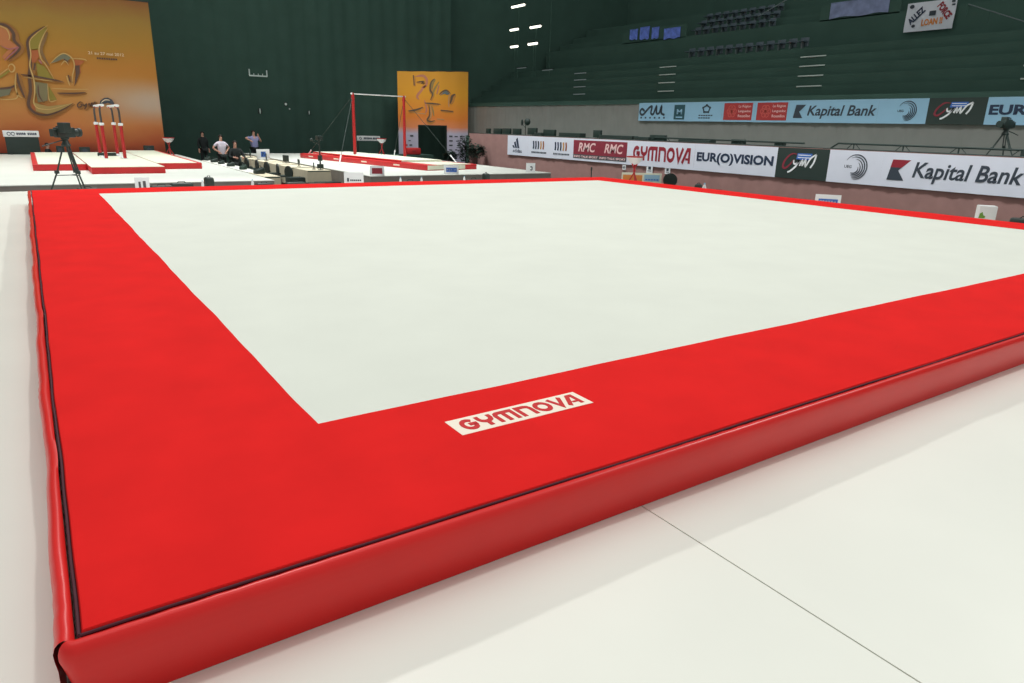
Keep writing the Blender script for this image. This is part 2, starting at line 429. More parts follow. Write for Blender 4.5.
ART_MARK=[
 ('S','dk',0.05,[(-3.13,2.16),(-3.2,2.18),(-3.31,2.07),(-3.31,1.97),(-3.21,1.97),(-3.14,2.07),(-3.22,2.07)]),
 ('S','dk',0.045,[(-3.1,2.12),(-3.07,2.02),(-2.96,2.13)]),
 ('S','dk',0.045,[(-2.96,2.13),(-3.0,1.98),(-3.08,1.87)]),
 ('S','dk',0.045,[(-2.92,1.98),(-2.87,2.13),(-2.84,2.03),(-2.75,2.15),(-2.75,2.03),(-2.63,2.2),(-2.62,2.1)]),
 ('F','dd',0,[(-2.47,2.11),(-2.41,2.26),(-2.25,2.38),(-2.1,2.4),(-1.95,2.32),(-1.87,2.15),(-1.94,2.1),(-2.12,2.18),(-2.29,2.13)]),
 ('S','wt',0.04,[(-2.4,2.17),(-2.23,2.3),(-2.03,2.29)]),
]
ART_SMALL=[
 ('S','d2',0.05,[(1.04,5.08),(1.08,4.51)]),
 ('S','p2',0.1,[(1.18,5.01),(1.67,5.08),(1.91,4.89),(1.86,4.55),(1.56,4.41)]),
 ('S','d2',0.05,[(1.23,4.7),(1.67,4.75),(1.52,4.62)]),
 ('S','p2',0.09,[(1.86,4.55),(1.56,4.25),(1.26,3.9),(1.41,3.74)]),
 ('S','d2',0.06,[(2.46,4.96),(2.21,4.74),(2.15,4.32),(2.3,4.07),(2.15,3.73)]),
 ('S','g2',0.1,[(2.51,4.92),(2.31,4.7),(2.27,4.36)]),
 ('S','g2',0.07,[(2.76,4.81),(2.4,4.29),(2.3,3.9)]),
 ('S','p2',0.07,[(2.75,4.6),(2.6,4.08)]),
 ('F','t2',0,[(2.85,4.04),(3.06,4.23),(3.26,4.3),(3.52,4.14),(3.31,4.07),(3.16,4.13)]),
 ('S','d2',0.05,[(2.75,4.05),(2.95,4.23),(3.26,4.33),(3.52,4.17)]),
 ('S','l2',0.05,[(3.48,4.17),(3.41,3.69),(3.44,3.35)]),
 ('S','d2',0.09,[(3.88,4.14),(3.67,4.0),(3.6,3.79),(3.51,3.57)]),
 ('S','d2',0.06,[(0.66,3.05),(1.15,3.12),(1.64,3.29)]),
 ('S','d2',0.05,[(1.75,3.54),(2.24,3.53),(2.85,3.5)]),
 ('S','d2',0.045,[(2.85,3.16),(3.72,3.12)]),
 ('S','p2',0.07,[(1.75,3.71),(1.89,3.21),(1.82,2.96)]),
 ('S','d2',0.06,[(2.04,3.47),(2.09,2.88),(1.93,2.58),(2.13,2.47),(2.44,2.55)]),
 ('S','l2',0.05,[(2.59,2.64),(3.1,2.61)]),
 ('S','g2',0.06,[(2.24,3.39),(2.32,3.14),(2.39,2.8)]),
 ('S','l2',0.05,[(2.14,3.43),(2.19,2.88),(2.08,2.62)]),
 ('S','l2',0.04,[(1.2,2.94),(1.84,2.91)]),
]

# ================================================================== the setting
FZ = -.75                                             # arena floor
struct('arena_floor', MB().box(-22, 40, -26, 44, FZ-.2, FZ), 'arena')
f = MB()
xs = [-5, -1.84, 2.16, 6.16, 10.16, 14.16, 16.05]
for a, b in zip(xs, xs[1:]): f.box(a+.0035, b-.0035, -9, 16.85, -.012, 0)
fl = struct('floor', f, 'floor')
struct('floor_underlay', MB().box(-5, 16.05, -9, 16.85, -.06, -.0122), 'underlay')
def skirt(mb, x0, x1, y0, y1, z0, z1, pleat=.015, step=.12):
    """cloth hung round a platform with shallow folds"""
    def side(ax, ay, bx, by, nx, ny):
        L = math.hypot(bx-ax, by-ay); n = max(2, int(L/step))
        prev = None
        for i in range(n+1):
            t = i/n; d = pleat*(.5+.5*math.sin(i*1.9+math.sin(i*.7)*2))
            x, y = ax+(bx-ax)*t+nx*d, ay+(by-ay)*t+ny*d
            c = (mb.bm.verts.new((ax+(bx-ax)*t, ay+(by-ay)*t, z1)), mb.bm.verts.new((x, y, z0)))
            if prev: mb.bm.faces.new((prev[0], prev[1], c[1], c[0]))
            prev = c
    side(x0, y0, x1, y0, 0, -1); side(x1, y0, x1, y1, 1, 0); side(x1, y1, x0, y1, 0, 1); side(x0, y1, x0, y0, -1, 0)
    return mb
struct('floor_skirt', skirt(MB(), -5, 16.05, -9, 16.85, FZ, -.06), 'skirt')
def podium(label, x0, x1, y0, y1):
    p = thing('podium', label, 'podium', ((x0+x1)/2, (y0+y1)/2, FZ))
    d = MB().box(x0, x1, y0, y1, -.03, 0, bev=.008)
    a = d.build('deck', 'floor', p); b = skirt(MB(), x0+.01, x1-.01, y0+.01, y1-.01, FZ, -.03).build('skirt', 'skirt', p)
    for o in (a, b): o.location = (-(x0+x1)/2, -(y0+y1)/2, -FZ)
    return p
podium('white podium with a grey cloth skirt that carries the parallel bars', -14, 5.75, 18.55, 34.45)
podium('white podium with a grey cloth skirt that carries the tall horizontal bar', 9.0, 16.2, 19.4, 35.5)

# hall shell
struct('wall_back', MB().box(-22, 40, 42, 42.2, FZ, 22), 'curtain')
struct('wall_right', MB().box(40, 40.2, -26, 42, FZ, 22), 'dark')
cb = MB()                                             # black drape hung across the end of the hall, in folds
n = 260
prev = None
for i in range(n+1):
    x = -20+i*(23.9+20)/n; y = 41+.03*math.sin(i*1.3)+.03*math.sin(i*.41)
    c = (cb.bm.verts.new((x, y, FZ)), cb.bm.verts.new((x, y, 14)))
    if prev: cb.bm.faces.new((prev[0], prev[1], c[1], c[0]))
    prev = c
struct('wall_end_curtain', cb, 'curtain', ang=180)

# drape along the right side below the stand, in folds with seams
wd_ = MB(); prev = None
n = 420
for i in range(n+1):
    y = -6+i*(47.)/n; d = .02*math.sin(i*1.7)+.012*math.sin(i*.57)+(.03 if i % 34 == 0 else 0)
    c = (wd_.bm.verts.new((24.02+d, y, FZ)), wd_.bm.verts.new((24.02+d*.4, y, 2.78)))
    if prev: wd_.bm.faces.new((prev[0], prev[1], c[1], c[0]))
    prev = c
struct('wall_right_drape', wd_, 'wallcloth', ang=180)
struct('trim_1', MB().box(23.98, 24.08, -6, 41, 2.76, 2.84), 'dark')
# tiered stand behind the drape
st = MB()
for k in range(6):
    st.box(24.1 if k == 0 else 25+.8*k, 25+.8*(k+1) if k < 5 else 33, -6, 41.5, FZ, 2.97+.45*k)
struct('stand_tiers', st, 'dark')
bal = MB().box(32, 39.9, -6, 41.5, 5.0, 6.75).box(32, 32.08, 28.2, 33.5, 6.7, 7.42).box(32, 32.08, 16, 19.8, 6.7, 7.35).box(33.2, 39.9, -6, 41.5, 6.75, 7.3).box(34.4, 39.9, -6, 41.5, 7.3, 7.85).box(35.6, 39.9, -6, 41.5, 7.85, 8.5)
struct('stand_balcony', bal, 'dark')
# walkway between barrier and drape
struct('walkway', MB().box(21.3, 23.9, 2, 34.5, FZ, 1.05), 'dark')

# ================================================================== the floor-exercise mat
MT = .265; ML = 14.; IB = 1.032
mat_ = thing('floor_exercise_mat', 'huge white gymnastics floor mat with a red border and padded red sides', 'gymnastics mat')
def wob(t, ph, a): return a*(math.sin(t*2.3+ph)+.6*math.sin(t*5.1+ph*2.1)+.3*math.sin(t*11.7+ph))
MB().box(.012, ML-.012, .012, ML-.012, .005, MT-.026).build('core', 'foam', mat_)
g = MB()                                              # white field, gently uneven
N = 56
grid = [[g.bm.verts.new((IB-.01+(ML-2*IB+.02)*i/N, IB-.01+(ML-2*IB+.02)*j/N, MT-.0015+.0006*math.sin(i*1.1)*math.sin(j*.9))) for j in range(N+1)] for i in range(N+1)]
for i in range(N):
    for j in range(N): g.bm.faces.new((grid[i][j], grid[i+1][j], grid[i+1][j+1], grid[i][j+1]))
g.build('performance_area', 'white_carpet', mat_)
def border(side):
    """one carpet strip of the border; the outer edge rolls over into the seam"""
    b = MB(); n = 140; rows = []
    for i in range(n+1):
        t = i/n
        a_out = .004 + t*(ML-.008); a_in = IB+t*(ML-2*IB)
        wi = wob(a_in, side*1.7, .0035); wo = wob(a_out, side*2.9, .0025)
        mi = lambda d: d+t*(ML-2*d)
        pr = [(mi(.016), .016+wo, MT-.03), (mi(.014), .014+wo, MT-.012), (mi(.019), .019+wo, MT-.003), (mi(.03), .03+wo, MT)]
        for k in (.25, .5, .75): pr.append((a_out+(a_in-a_out)*k, .03+(IB-.03)*k, MT+.0007*math.sin(t*60+k*5)))
        pr.append((a_in, IB+wi, MT+.0004))
        rows.append(pr)
    def tr(p):
        a, d, z = p
        return {0: (a, d, z), 1: (d, ML-a, z), 2: (ML-a, ML-d, z), 3: (ML-d, a, z)}[side]
    V = [[b.bm.verts.new(tr(p)) for p in r] for r in rows]
    for r, s in zip(V, V[1:]):
        for k in range(len(r)-1): b.bm.faces.new((r[k], r[k+1], s[k+1], s[k]))
    return b
bc = MB()
for s_ in range(4):
    t_ = border(s_); me = bpy.data.meshes.new('t'); t_.bm.to_mesh(me); t_.bm.free(); bc.bm.from_mesh(me); bpy.data.meshes.remove(me)
tag(bc.build('border_carpet', 'red_carpet', mat_), 'red carpet border')
PROF = [(.004, MT-.03), (.002, MT-.016), (.008, MT-.008), (.02, MT-.004), (.031, MT-.008), (.04, MT-.018), (.046, MT-.034), (.047, MT-.055), (.04, MT-.09), (.028, .12), (.012, .07), (.002, .03), (0, .002)]
def cover(path, ph, amp=.003, wide=1., foot=0.):
    b = MB(); V = []
    for i, (x, y, nx, ny) in enumerate(path):
        t = (x+y)
        o = wob(t, ph, amp)
        cr = .0016*math.sin(t*55+ph)*(.5+.5*math.sin(t*3.1+ph))
        row = []
        for k, (d, z) in enumerate(PROF):
            top = 1 if 2 <= k <= 7 else .35
            dd = -d*wide - foot*max(0, 1-z/.2) - (o*top + cr*(1 if 3 <= k <= 6 else 0) if k > 1 else 0)
            zz = z + (o*.6+cr if 1 < k < 6 else 0)
            row.append(b.bm.verts.new((x-nx*dd, y-ny*dd, max(zz, .002))))
        V.append(row)
    for r, s in zip(V, V[1:]):
        for k in range(len(r)-1): b.bm.faces.new((r[k], r[k+1], s[k+1], s[k]))
    return b
def line(ax, ay, bx, by, nx, ny, step=.06):
    L = math.hypot(bx-ax, by-ay); n = int(L/step)
    return [(ax+(bx-ax)*i/n, ay+(by-ay)*i/n, nx, ny) for i in range(n+1)]
corner = [(0, 0, -math.cos(a*PI/24), -math.sin(a*PI/24)) for a in range(3, 12)]
cover(corner+line(0, 0, ML, 0, 0, -1), .4, .003, 1.).build('side_cover', 'red_vinyl', mat_, ang=70)
cover(line(0, -.01, 0, ML, -1, 0), 1.9, .0055, 1.1, .052).build('side_cover', 'red_vinyl', mat_, ang=70)
cover(line(0, ML, ML, ML, 0, 1, .2), 2.6).build('side_cover', 'red_vinyl', mat_, ang=70)
cover(line(ML, 0, ML, ML, 1, 0, .2), 3.3).build('side_cover', 'red_vinyl', mat_, ang=70)
sp = MB()
for side in range(4):
    pts = []
    for i in range(141):
        a = .006+(ML-.012)*i/140; d = .008+wob(a, side*2.9, .0025)
        pts.append({0: (a, d, MT-.012), 1: (d, ML-a, MT-.012), 2: (ML-a, ML-d, MT-.012), 3: (ML-d, a, MT-.012)}[side])
    sp.tube(pts, .005, 6)
tag(sp.build('seam', 'dark_seam', mat_), 'dark seam along the edge of the carpet')
lp = MB().box(1.553, 2.335, .572, .745, MT+.0002, MT+.0022).build('logo_patch', 'print_white', mat_)
tag(gym_word(MB(), 1.595, 2.3, .6, .718, MT+.0022, .0015).build('lettering', 'print_red', lp, smooth=False), 'red capital lettering')

# ================================================================== landing mats on the parallel-bar podium
def landing_mat(label, x0, x1, y0, y1, z0, z1, rim, group):
    """padded mat: red cover round the sides, cream cloth top; rim = red margins left, right, near"""
    m = thing('landing_mat', label, 'gymnastics mat', ((x0+x1)/2, (y0+y1)/2, z0), group=group)
    hx, hy, h = (x1-x0)/2, (y1-y0)/2, z1-z0
    MB().box(-hx, hx, -hy, hy, 0, h, bev=.025, seg=3).build('cover', 'mat_red', m)
    l, r, nn = rim
    MB().box(-hx+l, hx-r, -hy+nn, hy-.02, h-.01, h+.006, bev=.004).build('top_cloth', 'cream', m)
    return m
landing_mat('cream landing mat with red sides under the left end of the parallel bars', .1, 1.48, 23.6, 31.5, 0, .2, (.14, .02, .0), 'landing mats')
landing_mat('wide cream landing mat with red sides in front of the parallel bars', 1.5, 3.44, 21.9, 31.6, 0, .2, (.0, .02, .0), 'landing mats')
landing_mat('cream landing mat with red sides beside the parallel bars, nearest the far drape', 3.46, 4.84, 23.8, 33.5, 0, .2, (.0, .16, .0), 'landing mats')
# mats under the tall bar
lm = landing_mat('long low red-sided mat along the podium under the tall horizontal bar', 11.19, 13.59, 21.51, 31.17, 0, .2, (.45, .3, .0), 'horizontal bar mats')
lm.rotation_euler = (0, 0, .17)
MB().box(-1.17, .6, -4.845, -4.835, .03, .18).build('front_panel', 'cream', lm)
for y in (-2.9, -.6, 1.6, 3.8): MB().box(-1.206, -1.2, y-.2, y+.2, .08, .13).build('side_label', 'print_white', lm)
lm = landing_mat('upper red-sided mat lying on the long mat under the tall horizontal bar', 11.39, 13.29, 23.28, 30.88, .207, .275, (.04, .04, .0), 'horizontal bar mats')
lm.rotation_euler = (0, 0, .12)
MB().box(-.93, .93, -3.81, -3.8, .005, .065).build('front_panel', 'cream', lm)

# ================================================================== parallel bars
pb = thing('parallel_bars', 'parallel bars with red uprights and white rails on the cream mats', 'gymnastics apparatus', (2.54, 27.5, .208))
MB().box(-.38, .38, .85, 1.4, 0, .07, bev=.015).box(-.35, -.23, -1.3, .9, 0, .02).box(.23, .35, -1.3, .9, 0, .02).build('base_frame', 'white', pb)
MB().box(-.4, .2, .8, .85, .01, .12, bev=.01).build('base_guard', 'black', pb)
for i, sx in enumerate((-1, 1)):
    rl = MB().tube([(sx*.22, -1.75, 1.75), (sx*.22, 1.75, 1.75)], .042, 10)
    rl.build('rail', 'white', pb)
    for sy in (-1.15, 1.15):
        u = MB().tube([(sx*.285, sy, .0), (sx*.285, sy, 1.14)], [.054, .05], 12).build('upright', 'post_red', pb)
        MB().lathe([(.07, 0), (.075, .02), (.075, .07), (.062, .09)], (sx*.285, sy, 1.1), 14).build('collar', 'white', u)
        MB().tube([(sx*.285, sy, 1.14), (sx*.285, sy, 1.5), (sx*.28, sy, 1.62), (sx*.255, sy, 1.7), (sx*.22, sy, 1.73)], .034, 10).build('inner_tube', 'dsteel', u)
        MB().box(sx*.22-.05, sx*.22+.05, sy-.06, sy+.06, 1.69, 1.735, bev=.01).build('rail_clamp', 'post_red', u)

# ================================================================== horizontal bar
hb = thing('horizontal_bar', 'tall horizontal bar on two red posts with guy cables', 'gymnastics apparatus', (13.2, 28.2, 0), (0, 0, .15))
MB().tube([(-1.38, 0, 2.78), (1.38, 0, 2.78)], .024, 10).build('bar', 'steel', hb)
for s_ in (-1, 1):
    p = MB().tube([(s_*1.3, 0, 0), (s_*1.3, 0, 2.6)], [.07, .06], 14).tube([(s_*1.3, 0, 2.58), (s_*1.3, 0, 2.82)], [.075, .05], 12).build('post', 'post_red', hb)
    MB().lathe([(.2, 0), (.2, .02), (.09, .05), (.08, .1)], (s_*1.3, 0, 0), 16).build('foot', 'dsteel', p)
    MB().sphere((s_*1.36, 0, 2.78), .045).build('bar_joint', 'steel', p)
    for ax, ay in (((-3.38, -2.32), (-2.05, 3.14)) if s_ < 0 else ((1.84, -3.21), (2.4, 2.6))):
        c = MB().tube([(s_*1.31, 0, 2.7), (ax*.9+s_*.12, ay*.9, .3)], .009, 6).build('guy_cable', 'black', hb)
        MB().tube([(ax*.88+s_*.15, ay*.88, .35), (ax, ay, .02)], [.03, .024], 8).build('tensioner', 'white', c)

# ================================================================== chalk bowls
def chalk_bowl(loc, label, h=.84, rot=0):
    t = thing('chalk_stand', label, 'chalk stand', loc, (0, 0, rot), 'chalk bowl stands')
    for k in range(3):
        a = k*2*PI/3+.5
        MB().tube([(.2*math.cos(a), .2*math.sin(a), 0), (-.03*math.cos(a), -.03*math.sin(a), h*.5), (.17*math.cos(a+.2), .17*math.sin(a+.2), h*.93)], .022, 8).build('leg', 'post_red', t)
    MB().lathe([(.04, h*.72), (.12, h*.76), (.2, h*.86), (.25, h), (.235, h), (.18, h*.88), (.1, h*.8), (.01, h*.78)], n=24).build('bowl', 'white', t)
    MB().lathe([(.252, h*.97), (.262, h*.985), (.262, h*1.005), (.25, h*1.01)], n=24).build('rim', 'post_red', t)
    return t
chalk_bowl((5.3, 33.3, 0), 'small red chalk stand with white bowl beside the large amber backdrop', .76)
chalk_bowl((15.5, 33.3, 0), 'small chalk stand with white bowl behind the tall horizontal bar')
chalk_bowl((15.38, 14.1, 0), 'red chalk stand with white bowl at the far right corner of the floor mat')

# ================================================================== big amber backdrop
bb = thing('backdrop_banner', 'huge amber printed banner with swirling gymnast figures behind the parallel bars', 'banner', (5.45, 35.5, 0), (PI/2, 0, 0))
c = MB()
n, m_ = 30, 10
V = [[c.bm.verts.new((-13+13*i/n+.0, 6.52*j/m_, .03*math.sin(i*.9)*(1-j/m_)-.02)) for j in range(m_+1)] for i in range(n+1)]
for i in range(n):
    for j in range(m_): c.bm.faces.new((V[i][j], V[i+1][j], V[i+1][j+1], V[i][j+1]))
c.build('cloth', 'big_banner', bb)
MB().tube([(-13, 6.53, -.03), (.03, 6.53, -.03)], .035, 8).build('top_pole', 'black', bb)
def art(rows, parent, name, z=.03):
    by = {}
    for kind, colr, wd, pts in rows: by.setdefault(colr, []).append((kind, wd, pts))
    halo = MB()
    for k in ('dk', 'd2'):
        for kind, wd, pts in by.get(k, []):
            if kind == 'S': halo.stroke([(p[0]+.05, p[1]-.04) for p in pts], wd*2.4, z-.004, z-.003-.0005*(len(halo.bm.verts) % 3), taper=True)
    halo.build(name+'_shadow_print', 'ink_halo' if 'dk' in by else 'ink_halo2', parent, smooth=False)
    order = [k for k in ('pk', 'rd', 'gn', 'gg', 'bg', 'tl', 'gy', 'dd', 'p2', 'g2', 't2', 'dk', 'd2', 'pu', 'lt', 'l2', 'wt') if k in by]
    for i, k in enumerate(order):
        b = MB()
        for kind, wd, pts in by[k]:
            za = z+.0025*i
            if kind == 'F': b.prism(pts, za, za+.002)
            else:
                b.stroke(pts, wd, za, za+.002, taper=True)
        b.build(name, 'ink_'+k, parent, smooth=False)
art(ART_BIG, bb, 'printed_figures')
art(ART_MARK, bb, 'printed_emblem', .034)
tx = text_mb(MB(), '21 au 27 mai 2012', -2.62, -1.24, 4.17, 4.29, bold=.012, z0=.03)
for v in tx.bm.verts: v.co.y += (v.co.x+1.93)*.0
tag(tx.build('lettering', 'ink_wt', bb, smooth=False), 'pale date lettering')
sb = MB()
for i in range(9): sb.box(-2.32+i*.09, -2.32+i*.09+.07, 3.99, 4.06, .03, .033)
sb.build('subtitle', 'ink_dk', bb, smooth=False)

# ================================================================== smaller banner with doorway
sbn = thing('doorway_banner', 'yellow and orange printed banner with a doorway cut through it', 'banner', (18.65, 38, -.7), (PI/2, 0, 0))
c = MB()
def quad(x0, x1, y0, y1, n=8, k=10):
    V = [[c.bm.verts.new((x0+(x1-x0)*i/n, y0+(y1-y0)*j/k, .012*math.sin((x0+(x1-x0)*i/n)*5))) for j in range(k+1)] for i in range(n+1)]
    for i in range(n):
        for j in range(k): c.bm.faces.new((V[i][j], V[i+1][j], V[i+1][j+1], V[i][j+1]))
quad(0, 1.34, 0, 2.24); quad(3.25, 4.82, 0, 2.24); quad(0, 1.34, 2.24, 5.4); quad(1.34, 3.25, 2.24, 5.4); quad(3.25, 4.82, 2.24, 5.4)
for v in c.bm.verts:
    if v.co.y > 2.24: v.co.y = 2.24+(v.co.y-2.24)*(3.0+.25*v.co.x/4.82)/3.16
c.build('cloth', 'small_banner', sbn)
MB().tube([(-.03, 5.255, -.02), (4.85, 5.51, -.02)], .03, 8).build('top_pole', 'black', sbn)
fr = MB().box(1.3, 1.36, 0, 2.24, -.1, .02).box(3.23, 3.29, 0, 2.24, -.1, .02).box(1.3, 3.29, 2.21, 2.27, -.1, .02)
fr.build('door_frame', 'black', sbn)
art([(k_, c_, w_*1.7, p_) for k_, c_, w_, p_ in ART_SMALL], sbn, 'printed_figures', .014)
lg = MB()                                             # rows of small sponsor marks on the pale foot
rr = random.Random(3)
for x0, x1 in ((.3, 1.2), (3.45, 4.6)):
    for j in range(5):
        y = .5+j*.27; x = x0
        while x < x1-.16:
            wq = rr.uniform(.1, .26)
            lg.box(x, x+wq, y, y+rr.uniform(.05, .09), .014, .017); x += wq+rr.uniform(.14, .3)
lg.build('sponsor_marks', 'ink_dd', sbn, smooth=False)
lg = MB()
for x, y in ((.35, 1.02), (.33, .72), (.75, .72), (.4, .46)): lg.box(x, x+.22, y, y+.1, .0175, .02)
lg.build('sponsor_marks', 'crimson', sbn, smooth=False)

# ================================================================== barrier and the advertising banners
bx = 21.05
br = thing('crowd_barrier', 'long barrier dressed in mauve cloth on the right side of the arena', 'barrier', (bx, 18, FZ))
MB().box(0, .06, -16, 15.7, 0, 1.92).build('panel', 'dark', br)
cl = MB(); prev = None
for i in range(321):
    y = -16+31.7*i/320; d = .012*math.sin(i*1.4)+.012*math.sin(i*.37)
    v = (cl.bm.verts.new((-.012+d*.2, y, 1.94)), cl.bm.verts.new((-.03+d, y, .0)))
    if prev: cl.bm.faces.new((prev[0], prev[1], v[1], v[0]))
    prev = v
cl.build('cloth_skirt', 'mauve', br, ang=180)
MB().tube([(.03, -16, 1.95), (.03, 15.7, 1.95)], .025, 8).build('top_rail', 'black', br)

def sheet(name, label, x, ya, yb, z0, z1, m, group):
    """a banner panel on a wall facing -X; local x runs to the reader's right, local y up"""
    t = thing(name, label, 'banner', (x, (ya+yb)/2, z0), (PI/2, 0, -PI/2), group)
    W, Hh = abs(ya-yb), z1-z0
    c = MB(); n = max(4, int(W/.25))
    V = [[c.bm.verts.new((-W/2+W*i/n, Hh*j/4, .004*math.sin(i*1.3+ya)*(j % 4 > 0))) for j in range(5)] for i in range(n+1)]
    for i in range(n):
        for j in range(4): c.bm.faces.new((V[i][j], V[i+1][j], V[i+1][j+1], V[i][j+1]))
    c.build('sheet', m, t)
    return t, W, Hh
GL, GU = 'lower banners along the barrier', 'upper banners on the drape'
LX, LZ0, LZ1 = 20.975, .2, 1.175
Z = .0048
def low(ya, yb, label, m='banner'): return sheet('advertising_banner', label, LX, ya, yb, LZ0, LZ1, m, GL)
def upp(ya, yb, label, m='banner_blue'): return sheet('advertising_banner', label, 23.93, ya, yb, 2.02, 2.8, m, GU)
# -- lower row, from the far end
t, W, H = low(29.62, 27.75, 'white banner with a dark three-stripe triangle mark at the far end of the barrier')
b = MB()
for x, h in ((-.38, .14), (-.2, .33), (-.0, .52)):
    b.prism([(x, .36), (x+.17, .36), (x+.05-.1*h, .36+h), (x-.1-.1*h, .36+h*.82)], Z, Z+.0014)
text_mb(b, 'adidas', -.42, .4, .14, .31, bold=.012, z0=Z)
b.build('lettering', 'navy', t, smooth=False)
for ya, yb, lb in ((27.75, 25.9, 'white banner with five upright coloured bars, next to the triangle mark'), (25.9, 24.15, 'white banner with five upright coloured bars, next to the maroon panel')):
    t, W, H = low(ya, yb, lb)
    for i, (x, k) in enumerate(((-.46, 'navy'), (-.26, 'navy'), (-.05, 'slate'), (.16, 'ochre'), (.36, 'brown_p'))):
        MB().stroke([(x, .38), (x+.03, .55), (x, .76)], .11, Z, Z+.0014).build('mark', k, t, smooth=False)
    b = MB()
    for i in range(11): b.box(-.6+i*.115, -.6+i*.115+.085, .18, .26, Z, Z+.0014)
    b.build('caption', 'slate', t, smooth=False)
t, W, H = low(24.15, 20.42, 'white banner with a maroon panel of repeated slanted capitals and a grey strip')
MB().box(-W/2+.06, W/2-.08, .28, .9, Z, Z+.002).build('panel', 'maroon', t, smooth=False)
MB().box(-W/2+.06, W/2-.08, .1, .28, Z, Z+.002).build('strip', 'grey_print', t, smooth=False)
b = MB()
for x0 in (-1.45, .35): text_mb(b, 'RMC', x0, x0+1.2, .4, .8, shear=.2, bold=.022, z0=Z+.002)
text_mb(b, 'INFO TALK SPORT  INFO TALK SPORT', -W/2+.12, W/2-.14, .14, .235, bold=.03, z0=Z+.002)
b.build('lettering', 'pink_lt', t, smooth=False)
t, W, H = low(20.42, 16.78, 'white banner with rounded crimson capitals along the barrier')
gym_word(MB(), -W/2+.3, W/2-.2, .22, .78, Z, .0012).build('lettering', 'crimson', t, smooth=False)
t, W, H = low(16.78, 13.15, 'white banner with dark blue capitals and a bracketed letter on the barrier')
text_mb(MB(), 'EUR(O)VISION', -W/2+.12, W/2-.12, .26, .68, bold=.042, z0=Z).build('lettering', 'navy', t, smooth=False)
def gym_script(t, W, H, s=1.):
    # blue block, white brush script, red and blue brush loop on black
    k = H/.975
    b = MB(); b.prism([(-.22*s, .62*k), (.32*s, .62*k), (.36*s, .82*k), (-.18*s, .82*k)], Z, Z+.002); b.build('emblem_block', 'blue_p', t, smooth=False)
    b = MB()
    for y in (.67, .75): b.box(-.16*s, .3*s, y*k, (y+.025)*k, Z+.002, Z+.003)
    b.stroke([(-.3*s, .6*k), (-.27*s, .48*k), (-.16*s, .5*k), (-.08*s, .62*k)], .055*s, Z+.002, Z+.003)
    b.stroke([(-.08*s, .62*k), (-.2*s, .4*k), (-.38*s, .24*k), (-.48*s, .2*k)], .06*s, Z+.002, Z+.003)
    b.stroke([(-.06*s, .42*k), (.02*s, .6*k), (.04*s, .45*k), (.14*s, .62*k), (.16*s, .42*k), (.32*s, .68*k), (.5*s, .8*k)], .055*s, Z+.002, Z+.003)
    b.stroke([(.5*s, .8*k), (.44*s, .55*k), (.34*s, .38*k)], .06*s, Z+.002, Z+.003)
    b.build('lettering', 'white', t, smooth=False)
    MB().stroke([(-.2*s, .78*k), (-.42*s, .78*k), (-.62*s, .58*k), (-.68*s, .38*k), (-.58*s, .32*k), (-.42*s, .45*k), (-.3*s, .62*k)], .07*s, Z, Z+.003, taper=True).build('emblem_loop', 'maroon', t, smooth=False)
t, W, H = low(13.15, 11.25, 'black banner with white brush script and a small blue block on the barrier', 'black_print')
gym_script(t, W, H)
def swirl(t, cx, cy, R_):
    b = MB()
    for i in range(5):
        r = R_*(1-i*.15)
        b.stroke(arc(cx-R_*.08*i*.5, cy-R_*.03*i, r, 150-i*32, -100-i*6, 16), R_*.1, Z, Z+.003, taper=True)
    text_mb(b, 'UEG', cx-R_*1.02, cx-R_*.35, cy-R_*.12, cy+R_*.12, bold=.02, z0=Z)
    b.build('emblem', 'slate', t, smooth=False)
t, W, H = low(11.25, 9.52, 'white banner with a swirl of thin dark arcs on the barrier')
swirl(t, .05, .5, .36)
def kapital(t, W, H, two=True):
    k = H/.975
    x = -W/2+.2*k
    MB().prism([(x, .2*k), (x+.5*k, .2*k), (x+.3*k, .48*k), (x+.62*k, .78*k), (x+.1*k, .78*k)], Z, Z+.0014).build('flag_mark', 'slate', t, smooth=False)
    if two: MB().prism([(x+.06*k, .56*k), (x+.385*k, .56*k), (x+.62*k, .78*k), (x+.1*k, .78*k)], Z+.0014, Z+.002).build('flag_fold', 'crimson', t, smooth=False)
    text_mb(MB(), 'Kapital Bank', x+.72*k, W/2-.06*k, .17*k, .74*k, shear=.2, bold=.02, z0=Z).build('lettering', 'slate', t, smooth=False)
t, W, H = low(9.52, 5.76, 'white banner with slanted dark two-word lettering and a red-topped flag mark')
kapital(t, W, H)
low(5.76, 2.6, 'plain end of the white banners beside the frame edge on the barrier')
# -- upper row
t, W, H = upp(23.07, 21.2, 'pale blue banner with a dark wavy line mark, far end of the upper row')
b = MB()
b.stroke([(-.55, .42), (-.72, .52), (-.84, .42), (-.8, .3), (-.62, .28), (-.3, .55), (-.1, .62), (-.14, .34), (.02, .3), (.18, .62), (.22, .34), (.38, .34), (.5, .62), (.52, .34), (.72, .26)], .1, Z, Z+.0014)
for i in range(6): b.box(-.8+i*.29, -.8+i*.29+.1, .1, .17, Z, Z+.0014)
b.build('mark', 'slate', t, smooth=False)
t, W, H = upp(21.2, 19.85, 'pale blue banner with a dark upright rectangle and a white letter')
MB().box(-.32, .3, .07, .68, Z, Z+.002).build('panel', 'teal', t, smooth=False)
b = MB(); text_mb(b, 'M', -.16, .14, .28, .5, bold=.02, z0=Z+.002); b.box(-.2, .18, .14, .19, Z+.002, Z+.003)
b.build('lettering', 'banner_blue', t, smooth=False)
t, W, H = upp(19.85, 18.2, 'pale blue banner with a small dark pentagon outline above two short lines')
b = MB()
P5 = [(.0+.2*math.sin(2*PI*i/5), .5+.15*math.cos(2*PI*i/5)) for i in range(6)]
b.stroke(P5, .06, Z, Z+.003, smooth=False)
